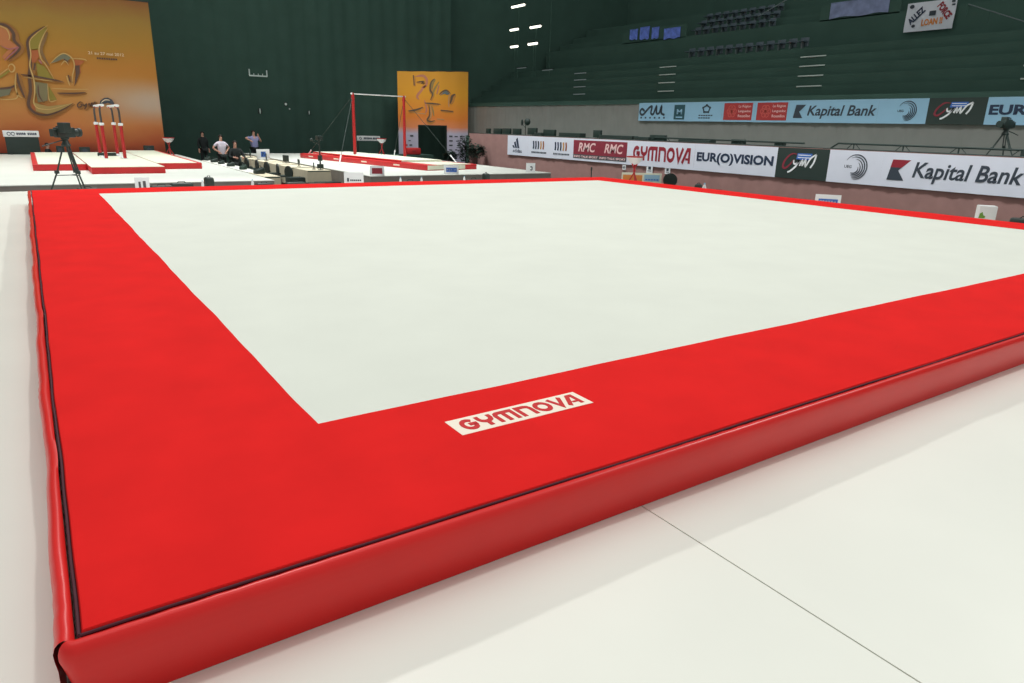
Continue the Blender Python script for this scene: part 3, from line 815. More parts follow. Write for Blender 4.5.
for i in range(5): b.lathe([(.05, Z), (.05, Z+.0014)], (P5[i][0], P5[i][1], 0), 8)
for y, n_ in ((.22, 6), (.12, 5)):
    for i in range(n_): b.box(-.4+i*.13, -.4+i*.13+.1, y, y+.045, Z, Z+.0014)
b.build('mark', 'slate', t, smooth=False)
for ya, yb, lb in ((18.2, 16.58, 'pale blue banner with a brick red panel, next to the pentagon outline'), (16.58, 15.0, 'pale blue banner with a brick red panel, next to the slanted dark lettering')):
    t, W, H = upp(ya, yb, lb)
    MB().box(-W/2+.1, W/2-.12, .07, .72, Z, Z+.002).build('panel', 'brick', t, smooth=False)
    b = MB()
    for k in range(6):
        a = k*PI/3
        b.stroke(arc(-W/2+.5+.13*math.cos(a), .4+.13*math.sin(a), .1, 0, 360, 10), .035, Z+.002, Z+.003)
    b.build('mark', 'brick_lt', t, smooth=False)
    b = MB()
    text_mb(b, 'La Région', .02, W/2-.2, .52, .64, bold=.01, z0=Z+.002); text_mb(b, 'Languedoc', .02, W/2-.18, .34, .46, bold=.01, z0=Z+.002); text_mb(b, 'Roussillon', .02, W/2-.2, .18, .28, bold=.01, z0=Z+.002)
    b.build('lettering', 'pink_lt', t, smooth=False)
t, W, H = upp(15.0, 11.62, 'pale blue banner with slanted dark two-word lettering and a dark flag mark')
kapital(t, W, H, False)
t, W, H = upp(11.62, 10.0, 'pale blue banner with a swirl of thin dark arcs on the drape')
swirl(t, .16, .4, .3)
t, W, H = upp(10.0, 8.3, 'black banner with white brush script high on the drape', 'black_print')
gym_script(t, W, H, .9)
t, W, H = upp(8.3, 4.6, 'pale blue banner with dark blue capitals high on the drape, beside the frame edge')
text_mb(MB(), 'EUR(O)VISION', -W/2+.08, W/2-.2, .2, .57, bold=.04, z0=Z).build('lettering', 'navy', t, smooth=False)

# ================================================================== signs and small things round the mats
def a_frame(loc, rz, w_, h_, label, face='white', pic=None, group='small A-frame placards'):
    t = thing('placard', label, 'sign', loc, (0, 0, rz), group)
    tilt = .3
    for s_ in (-1, 1):
        b = MB().box(-w_/2, w_/2, -.008, .008, 0, h_, bev=.004)
        o = b.build('board', face, t, loc=(0, s_*h_*math.sin(tilt)/1.0, 0), rot=(-s_*-tilt, 0, 0))
        if s_ < 0:
            for k, (x0, x1, z0, z1, m) in enumerate(pic or []):
                MB().box(x0*w_/2, x1*w_/2, -.0115, -.0085, z0*h_, z1*h_).build('print', m, o, smooth=False)
    MB().tube([(-w_/2, 0, h_*.96), (w_/2, 0, h_*.96)], .012, 8).build('hinge', face, t)
    return t
def words(z0, z1, x0, x1, n):
    o = []; s = (x1-x0)/n
    for i in range(n): o.append((x0+i*s, x0+i*s+s*.78, z0, z1, 'slate'))
    return o
a_frame((2.13, 16.3, 0), -.1, .3, .3, 'small white placard at the far left edge of the white floor, behind the red mat', pic=[(-.5, -.2, .2, .7, 'grey_print'), (.1, .5, .25, .75, 'grey_print')])
a_frame((9.3, 19.55, 0), -.4, .46, .3, 'white-framed placard with a plain red rectangle on the edge of the high bar podium', pic=[(-.72, .72, .2, .82, 'crimson')])
a_frame((7.35, 16.6, 0), -.38, .52, .32, 'white placard with a dark flag mark and small lettering, in front of the beige tables', pic=[(-.7, -.5, .25, .55, 'slate')]+words(.3, .42, -.38, .78, 6))
a_frame((12.05, 19.6, 0), -.5, .5, .3, 'white placard with blue block lettering on the edge of the high bar podium', pic=[(-.7, .75, .25, .75, 'blue_p')]+[(-.6+.25*i, -.42+.25*i, .4, .6, 'banner') for i in range(5)])
a_frame((15.5, 19.75, 0), -.6, .34, .34, 'white placard with a grey figure on the right corner of the high bar podium', pic=[(-.1, .35, .55, .68, 'grey_print'), (.2, .42, .3, .6, 'grey_print'), (-.1, .35, .22, .34, 'grey_print')])
a_frame((15.6, 7.72, 0), -1.0, .56, .27, 'white placard with a blue lettered block beside the right edge of the floor mat', pic=[(-.72, .78, .14, .66, 'blue_p')]+[(-.62+.22*i, -.46+.22*i, .3, .52, 'banner') for i in range(6)])
# low two-part board behind the far right corner
t = thing('low_board', 'low orange and pale blue board behind the far right corner of the floor mat', 'sign', (15.95, 14.35, 0), (0, 0, -.7))
MB().box(-.62, .62, -.02, .02, 0, .33, bev=.015).box(-.5, -.4, -.16, .16, 0, .03).box(.4, .5, -.16, .16, 0, .03).build('board', 'cream', t)
MB().box(-.58, .02, -.026, -.021, .05, .26).build('orange_panel', 'orange', t, smooth=False)
MB().box(.08, .56, -.026, -.021, .08, .28).build('blue_panel', 'banner_blue', t, smooth=False)
b = MB()
for i in range(5): b.box(.12+i*.085, .12+i*.085+.065, -.03, -.027, .11, .15)
b.build('print', 'blue_p', t, smooth=False)
# white box with a green mark
t = thing('white_box', 'white carton with a small green mark beside the right edge of the floor mat', 'box', (15.5, 4.28, 0), (0, 0, -.95))
MB().box(-.15, .15, -.13, .13, 0, .37, bev=.008).build('carton', 'paper', t)
MB().box(-.14, .14, -.12, .12, .37, .375).build('flap', 'white', t)
MB().prism([(-.14, .14), (-.04, .14), (-.03, .18), (-.07, .2), (-.09, .26), (-.13, .23)], 0, .003).build('print', 'green_p', t, rot=(PI/2, 0, 0), loc=(0, -.131, 0), smooth=False)
t = thing('equipment_bag', 'flat black bag lying next to the white carton', 'bag', (15.55, 3.6, 0), (0, 0, -1.2))
MB().box(-.25, .25, -.14, .14, 0, .2, bev=.05, seg=3).build('body', 'black', t)
MB().tube([(-.1, -.02, .19), (-.06, -.02, .24), (.06, -.02, .24), (.1, -.02, .19)], .012, 6).build('handle', 'black', t)
t = thing('equipment_bag', 'upright black bag at the right edge of the frame, beyond the floor mat', 'bag', (15.35, 3.12, 0), (0, 0, .4))
MB().box(-.12, .12, -.16, .16, 0, .42, bev=.07, seg=3).build('body', 'black', t)
MB().tube([(0, -.06, .4), (0, -.05, .46), (0, .05, .46), (0, .06, .4)], .012, 6).build('handle', 'black', t)
# papers stuck to the barrier
for y, z, s_, lb in ((19.1, .06, .36, 'larger white paper sheet stuck below the rounded crimson capitals'), (18.1, .06, .29, 'smaller white paper sheet stuck below the rounded crimson capitals'), (20.62, .02, .2, 'white paper sheet stuck on the mauve cloth beside the chalk stand')):
    t = thing('paper_sheet', lb, 'paper', (20.985, y, z+.05), (PI/2, 0, -PI/2), 'papers on the barrier')
    MB().box(-s_/2, s_/2, -s_/2, s_/2, 0, .004).build('sheet', 'paper', t, smooth=False)
    b = MB()
    b.box(-s_*.22, s_*.2, -s_*.1, s_*.25, .004, .006); b.box(-s_*.3, s_*.3, -s_*.28, -s_*.2, .004, .006)
    b.build('print', 'slate', t, smooth=False)
# black chair with rounded back behind the low board
def chair(loc, rz, label, group='black chairs at the tables'):
    t = thing('office_chair', label, 'chair', loc, (0, 0, rz), group)
    MB().box(-.22, .22, -.22, .22, .43, .49, bev=.025).build('seat', 'black', t)
    b = MB()
    pts = arc(0, 0, .23, -60, 240, 20)
    b.prism([(x, y*.95+.68) for x, y in pts], -.02, .02)
    b.build('backrest', 'black', t, rot=(PI/2+.0, 0, 0), loc=(0, .23, 0))
    for sx in (-1, 1):
        for sy in (-1, 1): MB().tube([(sx*.19, sy*.19, .44), (sx*.21, sy*.22, 0)], .014, 8).build('leg', 'dsteel', t)
    return t
chair((17.1, 14.25, FZ+.15), -.9, 'black round-backed chair below the barrier next to the low orange board')
struct('chair_step', MB().box(16.6, 17.9, 13.8, 15.2, FZ, FZ+.15), 'dark')
# slim black post
t = thing('floor_post', 'slim short black post standing against the mauve barrier cloth', 'post', (15.75, 16.55, 0))
MB().lathe([(.06, 0), (.06, .02), (.018, .04), (.018, .26), (.03, .28), (.03, .36), (.012, .38)], n=12).build('stem', 'black', t)
# water bottles and dark bags along the far edge of the white floor
def bottle(loc, label):
    t = thing('water_bottle', label, 'bottle', loc, group='small white water bottles')
    t.scale = (.9 if loc[0] < 14 else 1.5,)*3
    MB().lathe([(.032, 0), (.036, .01), (.036, .14), (.02, .18), (.014, .19)], n=12).build('body', 'paper', t)
    MB().lathe([(.016, .19), (.016, .215), (.012, .218)], n=10).build('cap', 'banner_blue', t)
for px_, loc, lb in ((0, (3.45, 16.45, 0), 'small white bottle beside a dark bag on the far edge of the floor'), (0, (4.62, 16.45, 0), 'small white bottle on the far floor edge, before the right end of the left podium'),
                     (0, (8.6, 16.3, 0), 'small white bottle on the far floor edge left of the red placard'), (0, (9.2, 16.2, 0), 'small white bottle on the far floor edge right of the red placard'),
                     (0, (10.6, 16.2, 0), 'small white bottle on the far floor edge under the blue placard'), (0, (14.75, 10.75, 0), 'small white bottle at the right side of the floor mat beside a black bag')):
    bottle(loc, lb)
def bag(loc, rz, w_, h_, label):
    t = thing('dark_bag', label, 'bag', loc, (0, 0, rz), 'dark bags along the floor edge')
    MB().box(-w_/2, w_/2, -.12, .12, 0, h_, bev=min(.05, h_*.4), seg=3).build('body', 'black', t)
    MB().tube([(-w_*.2, 0, h_*.95), (-w_*.12, 0, h_+.03), (w_*.12, 0, h_+.03), (w_*.2, 0, h_*.95)], .009, 6).build('handle', 'black', t)
bag((2.55, 16.5, 0), .1, .5, .09, 'flat dark bag on the far floor edge, right of the small grey-marked placard')
bag((3.0, 16.55, 0), .1, .5, .14, 'dark bag on the far floor edge, left of the first bottle')
bag((3.62, 16.55, 0), .1, .2, .26, 'upright dark bag beside the first white bottle')
bag((4.9, 16.45, 0), .1, .4, .1, 'flat dark bag right of the bottle before the podium skirt end')
bag((5.65, 16.3, 0), .1, .5, .12, 'flat dark bag in front of the right end of the left podium')
bag((8.9, 16.3, 0), .1, .5, .09, 'flat dark bag below the red placard')
bag((10.95, 16.25, 0), .1, .5, .1, 'flat dark bag right of the bottle under the blue placard')
bag((11.35, 16.2, 0), .1, .16, .26, 'upright dark bag below and right of the blue placard')
bag((1.05, 16.55, 0), .1, .4, .07, 'flat dark bag behind the feet of the camera tripod')
bag((14.75, 10.95, 0), -.9, .2, .28, 'rounded black bag at the right side of the floor mat beside a bottle')
bag((14.8, 10.3, 0), -1.4, .7, .16, 'long flat dark bag at the right side of the floor mat')

# ------------------------------------------------------------------ television camera on tripod
def tripod_camera(loc, rz, label, H=1.3, ph=1.92, group='cameras on tripods'):
    t = thing('tripod_camera', label, 'camera', loc, (0, 0, rz), group)
    hz = H*.72
    for k in range(3):
        a = k*2*PI/3+ph
        l = MB()
        c_, s_ = math.cos(a), math.sin(a)
        for off in (-.025, .025):
            l.tube([(.05*c_-off*s_, .05*s_+off*c_, hz), (.24*c_-off*s_, .24*s_+off*c_, hz*.45)], .014, 8)
        l.tube([(.2*c_, .2*s_, hz*.55), (.43*c_, .43*s_, .015)], .016, 8)
        o = l.build('leg', 'black', t)
        MB().sphere((.43*c_, .43*s_, .02), .03, 1, 1, .6).build('foot', 'black', o)
        MB().box(.24*c_-.035, .24*c_+.035, .24*s_-.035, .24*s_+.035, hz*.43, hz*.5, bev=.01).build('leg_lock', 'black', o)
    sp = MB()
    for k in range(3):
        a = k*2*PI/3+ph; sp.tube([(0, 0, hz*.4), (.25*math.cos(a), .25*math.sin(a), hz*.4)], .009, 6)
    sp.build('spreader', 'black', t)
    MB().lathe([(.08, hz-.03), (.09, hz), (.07, hz+.04), (.05, hz+.1), (.08, hz+.12), (.08, hz+.15)], n=16).build('head', 'black', t)
    MB().tube([(0, .05, hz+.1), (.06, .5, hz-.02)], .012, 8).build('pan_handle', 'black', t)
    z = hz+.15
    b = MB().box(-.07, .07, -.22, .2, z, z+.2, bev=.02).box(-.05, .05, -.1, .14, z+.2, z+.23, bev=.01)
    body = b.build('body', 'black', t)
    MB().lathe([(.06, 0), (.07, .04), (.07, .1), (.09, .12), (.09, .17), (.07, .17)], n=18).build('lens', 'black', body, loc=(0, -.2, z+.1), rot=(PI/2, 0, 0))
    MB().box(-.2, -.06, -.02, .2, z+.1, z+.3, bev=.015, rot=(0, 0, .2)).build('viewfinder', 'black', body)
    MB().box(-.05, .05, .2, .3, z+.02, z+.17, bev=.01).build('battery', 'black', body)
    MB().tube([(0, -.12, z+.2), (0, -.1, z+.27), (0, .1, z+.27), (0, .12, z+.2)], .012, 8).build('carry_handle', 'black', body)
    return t
tripod_camera((.74, 15.75, 0), 2.25, 'black television camera on a tripod at the far left corner of the floor', 1.42, .96)
tripod_camera((22.3, 7.0, 1.05), -1.7, 'black television camera on a tripod above the barrier, under the dark blue capitals', .98)

# black scoreboard with white header
t = thing('score_board', 'black board with a white lettered header in front of the amber backdrop', 'board', (-.1, 34.3, 0), (0, 0, .05))
MB().box(-.58, .58, -.05, .05, .0, .7, bev=.01).build('board', 'black', t)
h_ = MB().box(-.62, .62, -.06, .06, .7, .95, bev=.01).build('header', 'white', t)
b = MB()
b.stroke(arc(-.42, .82, .06, 0, 330, 10), .025, 0, .003); b.stroke(arc(-.28, .82, .06, 0, 330, 10), .025, 0, .003)
for i in range(5): b.box(-.16+i*.065, -.16+i*.065+.05, .78, .87, 0, .003)
for i in range(5): b.box(.22+i*.065, .22+i*.065+.05, .78, .87, 0, .003)
b.build('lettering', 'navy', h_, rot=(PI/2, 0, 0), loc=(0, -.0605, 0), smooth=False)
MB().box(-.5, -.4, -.2, .2, 0, .03).box(.4, .5, -.2, .2, 0, .03).build('foot', 'black', t)
# dark loudspeakers below the backdrop
for x, y, w_, hh, lb in ((4.62, 34.5, .42, .38, 'dark loudspeaker at the right foot of the amber backdrop'), (2.1, 34.6, .4, .3, 'dark loudspeaker behind the left rail of the parallel bars'), (1.2, 34.6, .3, .34, 'dark loudspeaker behind the television camera tripod')):
    t = thing('loudspeaker', lb, 'loudspeaker', (x, y, 0), group='dark loudspeakers before the backdrop')
    MB().box(-w_/2, w_/2, -.14, .14, 0, hh, bev=.02).build('cabinet', 'black', t)
    MB().lathe([(.01, .0), (.08, .0), (.1, .02), (.1, .03)], n=16).build('cone', 'slate', t, rot=(PI/2, 0, 0), loc=(0, -.141, hh*.5))
# strip sign on drape, small lights in the dark
t = thing('strip_sign', 'narrow white strip sign with dark lettering on the dark drape behind the high bar', 'sign', (16.68, 37.9, .6), (PI/2, 0, 0))
MB().box(-.72, .72, 0, .28, 0, .03, bev=.005).build('board', 'white', t)
b = MB(); b.stroke(arc(-.5, .14, .06, 60, 400, 10), .03, .031, .034)
for i in range(6): b.box(-.3+i*.085, -.3+i*.085+.065, .09, .19, .031, .034)
for i in range(5): b.box(.26+i*.085, .26+i*.085+.065, .09, .19, .031, .034)
b.build('lettering', 'navy', t, smooth=False)
MB().box(-.68, -.62, -1.3, 0, -.02, .0).box(.62, .68, -1.3, 0, -.02, .0).build('post', 'black', t)
t = thing('light_bracket', 'white U-shaped bracket of small lights high on the dark drape', 'lamp', (11.45, 40.9, 3.95))
k_ = 1.04
MB().box(-.5, .5, -.03, .03, 0, .07).build('bar', 'spark', t)
for x, h in ((-.48, .38), (.48, .36), (-.24, .16), (0, .16), (.24, .16)): MB().tube([(x, 0, .05), (x, 0, h)], .035 if abs(x) > .4 else .02, 8).build('lamp', 'spark', t)
for x, z, s_, lb in ((11.4, 2.1, .12, 'thin pale light low on the drape under the U-shaped bracket'), (12.9, 2.53, .1, 'round pale pilot light on the dark drape'), (13.1, 2.27, .06, 'faint small pilot light just below the round one'), (14.25, 2.1, .09, 'thin pale light on the drape left of the tall bar')):
    t = thing('pilot_light', lb, 'lamp', (x, 40.93, z), group='small lights in the dark drape')
    th = 'round' in lb
    MB().box(-s_*.9, s_*.9, .0, .04, -s_*1.2, s_*1.2, bev=.01).build('housing', 'black', t)
    MB().sphere((0, 0, 0), s_*.8, .9 if th else .35, .4, .9 if th else 1.6).build('lens', 'spark', t)

# ================================================================== judges' tables between the podiums
def table(loc, L, label, cloth_label, m, drop, group, W=.8):
    """folding table along local y with a cloth over it"""
    t = thing('folding_table', label, 'table', loc, group=group)
    MB().box(-W/2, W/2, -L/2, L/2, .71, .745, bev=.008).build('tabletop', 'dark', t)
    for sx in (-1, 1):
        for sy in (-1, 1): MB().tube([(sx*(W/2-.08), sy*(L/2-.12), .71), (sx*(W/2-.06), sy*(L/2-.1), 0)], .016, 8).build('leg', 'dsteel', t)
    c = thing('tablecloth', cloth_label, 'tablecloth', (loc[0], loc[1], loc[2]+.747), group=group+' cloths')
    b = MB()
    x, y = W/2+.015, L/2-.004
    ring = []
    per = [(-x, -y), (x, -y), (x, y), (-x, y)]
    P = []
    for i in range(4):
        a, e = per[i], per[(i+1) % 4]
        n = max(4, int(math.hypot(e[0]-a[0], e[1]-a[1])/.09))
        for j in range(n): P.append((a[0]+(e[0]-a[0])*j/n, a[1]+(e[1]-a[1])*j/n))
    tops = [b.bm.verts.new((p[0], p[1], .004)) for p in P]
    mids = [b.bm.verts.new((p[0]*1.01, p[1], -drop*.4)) for p in P]
    lows = [b.bm.verts.new((p[0]*(1.02+.03*math.sin(i*1.7)), p[1]*(1.0+.0*i), -drop+.01*math.sin(i*2.1))) for i, p in enumerate(P)]
    n = len(P)
    b.bm.faces.new(tops)
    for i in range(n):
        j = (i+1) % n
        b.bm.faces.new((tops[i], tops[j], mids[j], mids[i])); b.bm.faces.new((mids[i], mids[j], lows[j], lows[i]))
    b.build('cloth', m, c, ang=60)
pos_words = ['nearest the red mat', 'second from the red mat', 'third from the red mat', 'fourth from the red mat', 'fifth from the red mat', 'farthest, below the dark drape']
for i in range(6):
    table((8.3, 22.98+i*1.84, FZ), 1.55, 'folding table in the row beside the high bar podium, '+pos_words[i], 'beige cloth on the table beside the high bar podium, '+pos_words[i], 'beige', (.46, .62, .55, .66, .6, .66)[i], 'tables beside the high bar podium')
for i in range(5):
    table((6.05, 20.75+i*1.84, FZ), 1.8, 'folding table along the end of the parallel bars podium, '+pos_words[i], 'pale cloth on the table along the parallel bars podium, '+pos_words[i], 'beige' if i == 0 else 'white_cloth', .5, 'tables along the parallel bars podium', .46)
for i, (y, rz) in enumerate(((22.55, .3), (23.9, -.1), (25.2, .15), (26.7, 0), (28.1, .1), (29.3, -.1))):
    chair((7.55+.05*(i % 2), y, FZ), -PI/2+PI+rz, 'black chair pushed up to the beige tables, '+pos_words[i].replace('below the dark drape', 'by the standing people'))
def case(loc, rz, w_, d_, h_, label):
    t = thing('flight_case', label, 'case', loc, (0, 0, rz), 'black cases under the tables')
    MB().box(-w_/2, w_/2, -d_/2, d_/2, 0, h_, bev=.015).build('case_body', 'black', t)
    MB().box(-w_/2-.004, w_/2+.004, -d_/2-.004, d_/2+.004, h_*.68, h_*.71).build('edge_strip', 'dsteel', t)
    MB().tube([(-.08, -d_/2-.01, h_*.4), (-.06, -d_/2-.03, h_*.4), (.06, -d_/2-.03, h_*.4), (.08, -d_/2-.01, h_*.4)], .008, 6).build('handle', 'dsteel', t)
case((8.35, 21.55, FZ), .2, .75, .5, .42, 'black flight case in front of the nearest beige table')
case((7.5, 20.3, FZ), .1, .5, .5, .5, 'black flight case left of the placard with the flag mark')
case((7.15, 21.2, FZ), .1, .5, .45, .62, 'tall black case between the two rows of tables')
case((9.05-.2, 19.9, FZ), .0, .28, .5, .5, 'narrow black case against the high bar podium skirt')
# desk monitors, bags on tables
def monitor(loc, rz, label, s=1., m='black', group='small monitors on the tables'):
    t = thing('desk_monitor', label, 'monitor', loc, (0, 0, rz), group)
    MB().box(-.16*s, .16*s, -.1*s, .1*s, 0, .015, bev=.005).build('stand_base', 'black', t)
    MB().tube([(0, 0, .01), (0, .01, .12*s)], .016, 8).build('stand_stem', 'black', t)
    p = MB().box(-.2*s, .2*s, -.018, .018, .08*s, .36*s, bev=.008).build('screen_case', m, t)
    MB().box(-.185*s, .185*s, .0185, .02, .095*s, .345*s).build('screen', 'dark', p, smooth=False)
    return t
TZ = FZ+.753
monitor((8.35, 22.9, TZ), -1.9, 'small dark monitor on the nearest beige table', .62)
monitor((8.45, 22.5, TZ), -.4, 'small dark monitor at the corner of the nearest beige table', .55)
monitor((8.35, 24.6, TZ), -1.7, 'small dark monitor on the second beige table', .7)
monitor((8.5, 26.7, TZ), -1.2, 'small dark monitor on the third beige table', .85)
monitor((8.25, 28.6, TZ), -1.8, 'small dark monitor on the fourth beige table', .8)
monitor((8.3, 31.4, TZ), -1.9, 'small dark monitor left of the white sign board on the beige tables', .9)
t = thing('table_sign', 'white board with a blue square standing on the beige tables', 'sign', (8.4, 29.6, TZ), (0, 0, .25))
MB().box(-.3, .3, -.015, .015, 0, .42, bev=.006).build('board', 'white', t)
MB().box(-.11, .11, -.019, -.0155, .1, .32).build('blue_square', 'blue_p', t, smooth=False)
b = MB(); b.stroke([(-.06, .14), (-.02, .28), (.05, .16)], .03, 0, .002); b.build('mark', 'navy', t, rot=(PI/2, 0, 0), loc=(0, -.0195, 0), smooth=False)
MB().box(-.2, .2, -.08, .08, 0, .015).build('foot', 'white', t)
def soft_bag(loc, rz, s, label, m='black'):
    t = thing('soft_bag', label, 'bag', loc, (0, 0, rz), 'bags on the pale tables')
    s *= .8
    b = MB().box(-.22*s, .22*s, -.14*s, .14*s, 0, .2*s, bev=.06*s, seg=3)
    for v in b.bm.verts: v.co.x *= 1-.5*v.co.z/(.3*s)*.5; v.co.z *= 1+.25*math.sin(v.co.x*14/s)
    b.build('body', m, t)
    MB().tube([(-.12*s, 0, .2*s), (-.08*s, 0, .3*s), (.08*s, 0, .3*s), (.12*s, 0, .2*s)], .012, 6).build('handle', 'black', t)
soft_bag((6.0, 21.1, TZ), .3, 1., 'dark bag on the nearest pale table')
soft_bag((6.02, 23.2, TZ), .8, .8, 'greenish dark bag on the second pale table', 'leaf')
soft_bag((6.0, 24.9, TZ), .1, .8, 'dark bag on the third pale table')
soft_bag((6.0, 26.4, TZ), .5, .7, 'dark bag near the far end of the third pale table')
soft_bag((6.0, 27.6, TZ), .2, .8, 'dark bag on the fourth pale table')
soft_bag((6.0, 28.9, TZ), .9, .8, 'dark bag on the last pale table, in front of the seated man')
# tall slim stand with small camera head
t = thing('camera_stand', 'tall slim black stand with a small camera head beside the beige tables', 'stand', (8.83, 23.6, FZ))
MB().tube([(0, 0, 0), (0, 0, 1.75)], .03, 8).build('pole', 'black', t)
for k in range(3):
    a = k*2*PI/3; MB().tube([(0, 0, .3), (.13*math.cos(a), .13*math.sin(a), 0)], .014, 6).build('leg', 'black', t)
MB().box(-.09, .09, -.14, .14, 1.72, 1.88, bev=.02).build('camera_body', 'black', t)
MB().lathe([(.05, 0), (.06, .1), (.06, .12)], n=12).build('lens', 'black', t, rot=(PI/2, 0, 0), loc=(0, -.13, 1.8))
MB().tube([(-.02, 0, 1.6), (-.22, .0, 1.66), (-.26, 0, 1.72)], .02, 6).sphere((-.27, 0, 1.74), .07, 1, .7, .8).build('side_arm', 'black', t)
MB().box(-.07, .07, -.07, .07, 1.0, 1.2, bev=.02).build('control_box', 'black', t)
# red crash mat behind the tall bar
t = thing('red_block', 'red padded block in front of the doorway banner', 'gymnastics mat', (17.6, 34.0, 0), (0, 0, -.1))
MB().box(-.4, .4, -.3, .3, 0, .36, bev=.07, seg=3).build('body', 'mat_red', t)
MB().tube([(-.1, -.3, .2), (-.08, -.33, .2), (.08, -.33, .2), (.1, -.3, .2)], .014, 6).build('handle', 'black', t)
struct('doorway_riser', MB().box(16.3, 18.6, 33.4, 34.8, FZ, 0), 'dark')

# ================================================================== people far back
def skin_mesh(chains, root):
    """chains: lists of (point, radius); joined where points coincide -> one continuous body"""
    vs, es, rs = [], [], []
    idx = {}
    for ch in chains:
        prev = None
        for p, r in ch:
            key = tuple(round(a, 4) for a in p)
            if key not in idx: idx[key] = len(vs); vs.append(p); rs.append(r)
            i = idx[key]
            if prev is not None and prev != i: es.append((prev, i))
            prev = i
    me = bpy.data.meshes.new('body'); me.from_pydata(vs, es, [])
    o = bpy.data.objects.new('body', me); COL.objects.link(o)
    md = o.modifiers.new('Skin', 'SKIN'); md.use_smooth_shade = True
    for i, v in enumerate(me.skin_vertices[0].data):
        r = rs[i]; v.radius = r if isinstance(r, tuple) else (r, r)
        v.use_root = tuple(round(a, 4) for a in vs[i]) == tuple(round(a, 4) for a in root)
    sd = o.modifiers.new('Sub', 'SUBSURF'); sd.levels = 1; sd.render_levels = 1
    dg = bpy.context.evaluated_depsgraph_get(); dg.update()
    m2 = bpy.data.meshes.new_from_object(o.evaluated_get(dg))
    bpy.data.objects.remove(o); bpy.data.meshes.remove(me)
    for p in m2.polygons: p.use_smooth = True
    return m2
def person(loc, rz, label, top, bottom, arms, seated=False, scale=1.):
    """faces local -Y; arms = for each side (elbow, wrist) relative to the shoulder"""
    t = thing('person', label, 'person', loc, (0, 0, rz), 'people at the back of the arena')
    t.scale = (scale,)*3
    pz = .5 if seated else .95
    pel = (0, 0, pz); wst = (0, .01, pz+.17); chs = (0, .0, pz+.37); nk0 = (0, .01, pz+.53); nk = (0, 0, pz+.6); hd = (0, -.015, pz+.7); tp = (0, -.005, pz+.8)
    body = [[(pel, (.15, .11)), (wst, (.14, .1)), (chs, (.17, .11)), (nk0, (.09, .07)), (nk, .055), (hd, (.085, .1)), (tp, .06)],
            [(hd, (.085, .1)), ((0, -.105, pz+.695), .016)]]
    sleeves, trousers = [], []
    for s_, (el, wr) in zip((-1, 1), arms):
        sh = (s_*.19, .0, pz+.48)
        e = (sh[0]+s_*el[0], sh[1]+el[1], sh[2]+el[2]); w_ = (e[0]+s_*wr[0], e[1]+wr[1], e[2]+wr[2])
        d = Vector(w_)-Vector(e); d.normalize()
        palm = tuple(Vector(w_)+d*.07)
        body.append([(chs, (.17, .11)), (sh, .065), (e, .043), (w_, .03), (palm, (.036, .02))])
        side = d.cross(Vector((0, 1, 0)) if abs(d.y) < .9 else Vector((1, 0, 0))).normalized()
        for k, ln in enumerate((.07, .085, .08, .062)):
            o_ = side*(.0135*(k-1.5)*1.4)
            body.append([(palm, (.036, .02)), (tuple(Vector(palm)+d*.03+o_), .0095), (tuple(Vector(palm)+d*(.03+ln*.55)+o_), .0088), (tuple(Vector(palm)+d*(.03+ln)+o_*1.1+Vector((0, -.012, 0))), .0075)])
        body.append([(w_, .03), (tuple(Vector(w_)+d*.035+side*.035), .011), (tuple(Vector(w_)+d*.075+side*.06), .009)])
        half = tuple(Vector(sh).lerp(Vector(e), .7))
        sleeves.append([(chs, (.19, .13)), (sh, .08), (half, .062)] if top != 'suit' else [(chs, (.19, .13)), (sh, .08), (e, .06), (tuple(Vector(e).lerp(Vector(w_), .92)), .045)])
        hp = (s_*.09, 0, pz-.05)
        if seated: kn, an, to = (s_*.13, -.42, pz+.0), (s_*.13, -.4, pz-.4), (s_*.14, -.56, pz-.46)
        else: kn, an, to = (s_*.11, -.01, .5), (s_*.12, .03, .08), (s_*.13, -.12, .03)
        body.append([(pel, (.15, .11)), (hp, .09), (kn, .06), (an, .04), (to, .035)])
        trousers.append([(pel, (.165, .125)), (hp, .105), (kn, .078), (tuple(Vector(kn).lerp(Vector(an), .94)), .062)])
    def put(me, name, m, sc=None):
        o = bpy.data.objects.new(name, me); COL.objects.link(o); me.materials.clear(); me.materials.append(M[m]); o.parent = t
        return o
    put(skin_mesh(body, pel), 'body', 'skin')
    put(skin_mesh([[((0, 0, pz-.02), (.165, .125)), (wst, (.16, .12)), (chs, (.2, .145)), (nk0, (.165, .125)), ((0, .012, pz+.575), (.08, .075))]]+sleeves, wst), 'jacket' if top == 'suit' else 'shirt', top)
    put(skin_mesh(trousers, pel), 'trousers', bottom)
    h = MB()
    g = bmesh.ops.create_uvsphere(h.bm, u_segments=14, v_segments=10, radius=.112)
    dl = [v for v in g['verts'] if v.co.z < -.03 or (v.co.y < -.04 and v.co.z < .04)]
    bmesh.ops.delete(h.bm, geom=dl, context='VERTS')
    for v in h.bm.verts: v.co = Vector((v.co.x*.86, v.co.y+.0, v.co.z*1.02+pz+.725))
    h.build('hair', 'hair', t)
    e = MB()
    for s_ in (-1, 1): e.sphere((s_*.034, -.097, pz+.715), .011, n=8)
    e.build('eyes', 'black', t)
    for s_ in (-1, 1): MB().box(s_*(.13 if seated else .13)-.045, s_*.13+.045, (-.62 if seated else -.17), (-.36 if seated else .08), (pz-.5 if seated else 0), (pz-.41 if seated else .09), bev=.03).build('shoe', 'black', t)
    return t
down = ((.05, .03, -.28), (.02, -.06, -.24))
hips = ((.17, .04, -.2), (-.16, -.1, -.14))
person((6.85, 30.2, FZ), .25, 'person in a white T-shirt standing behind the pale tables, hands at the waist', 'shirt_w', 'suit', (hips, hips), scale=.97)
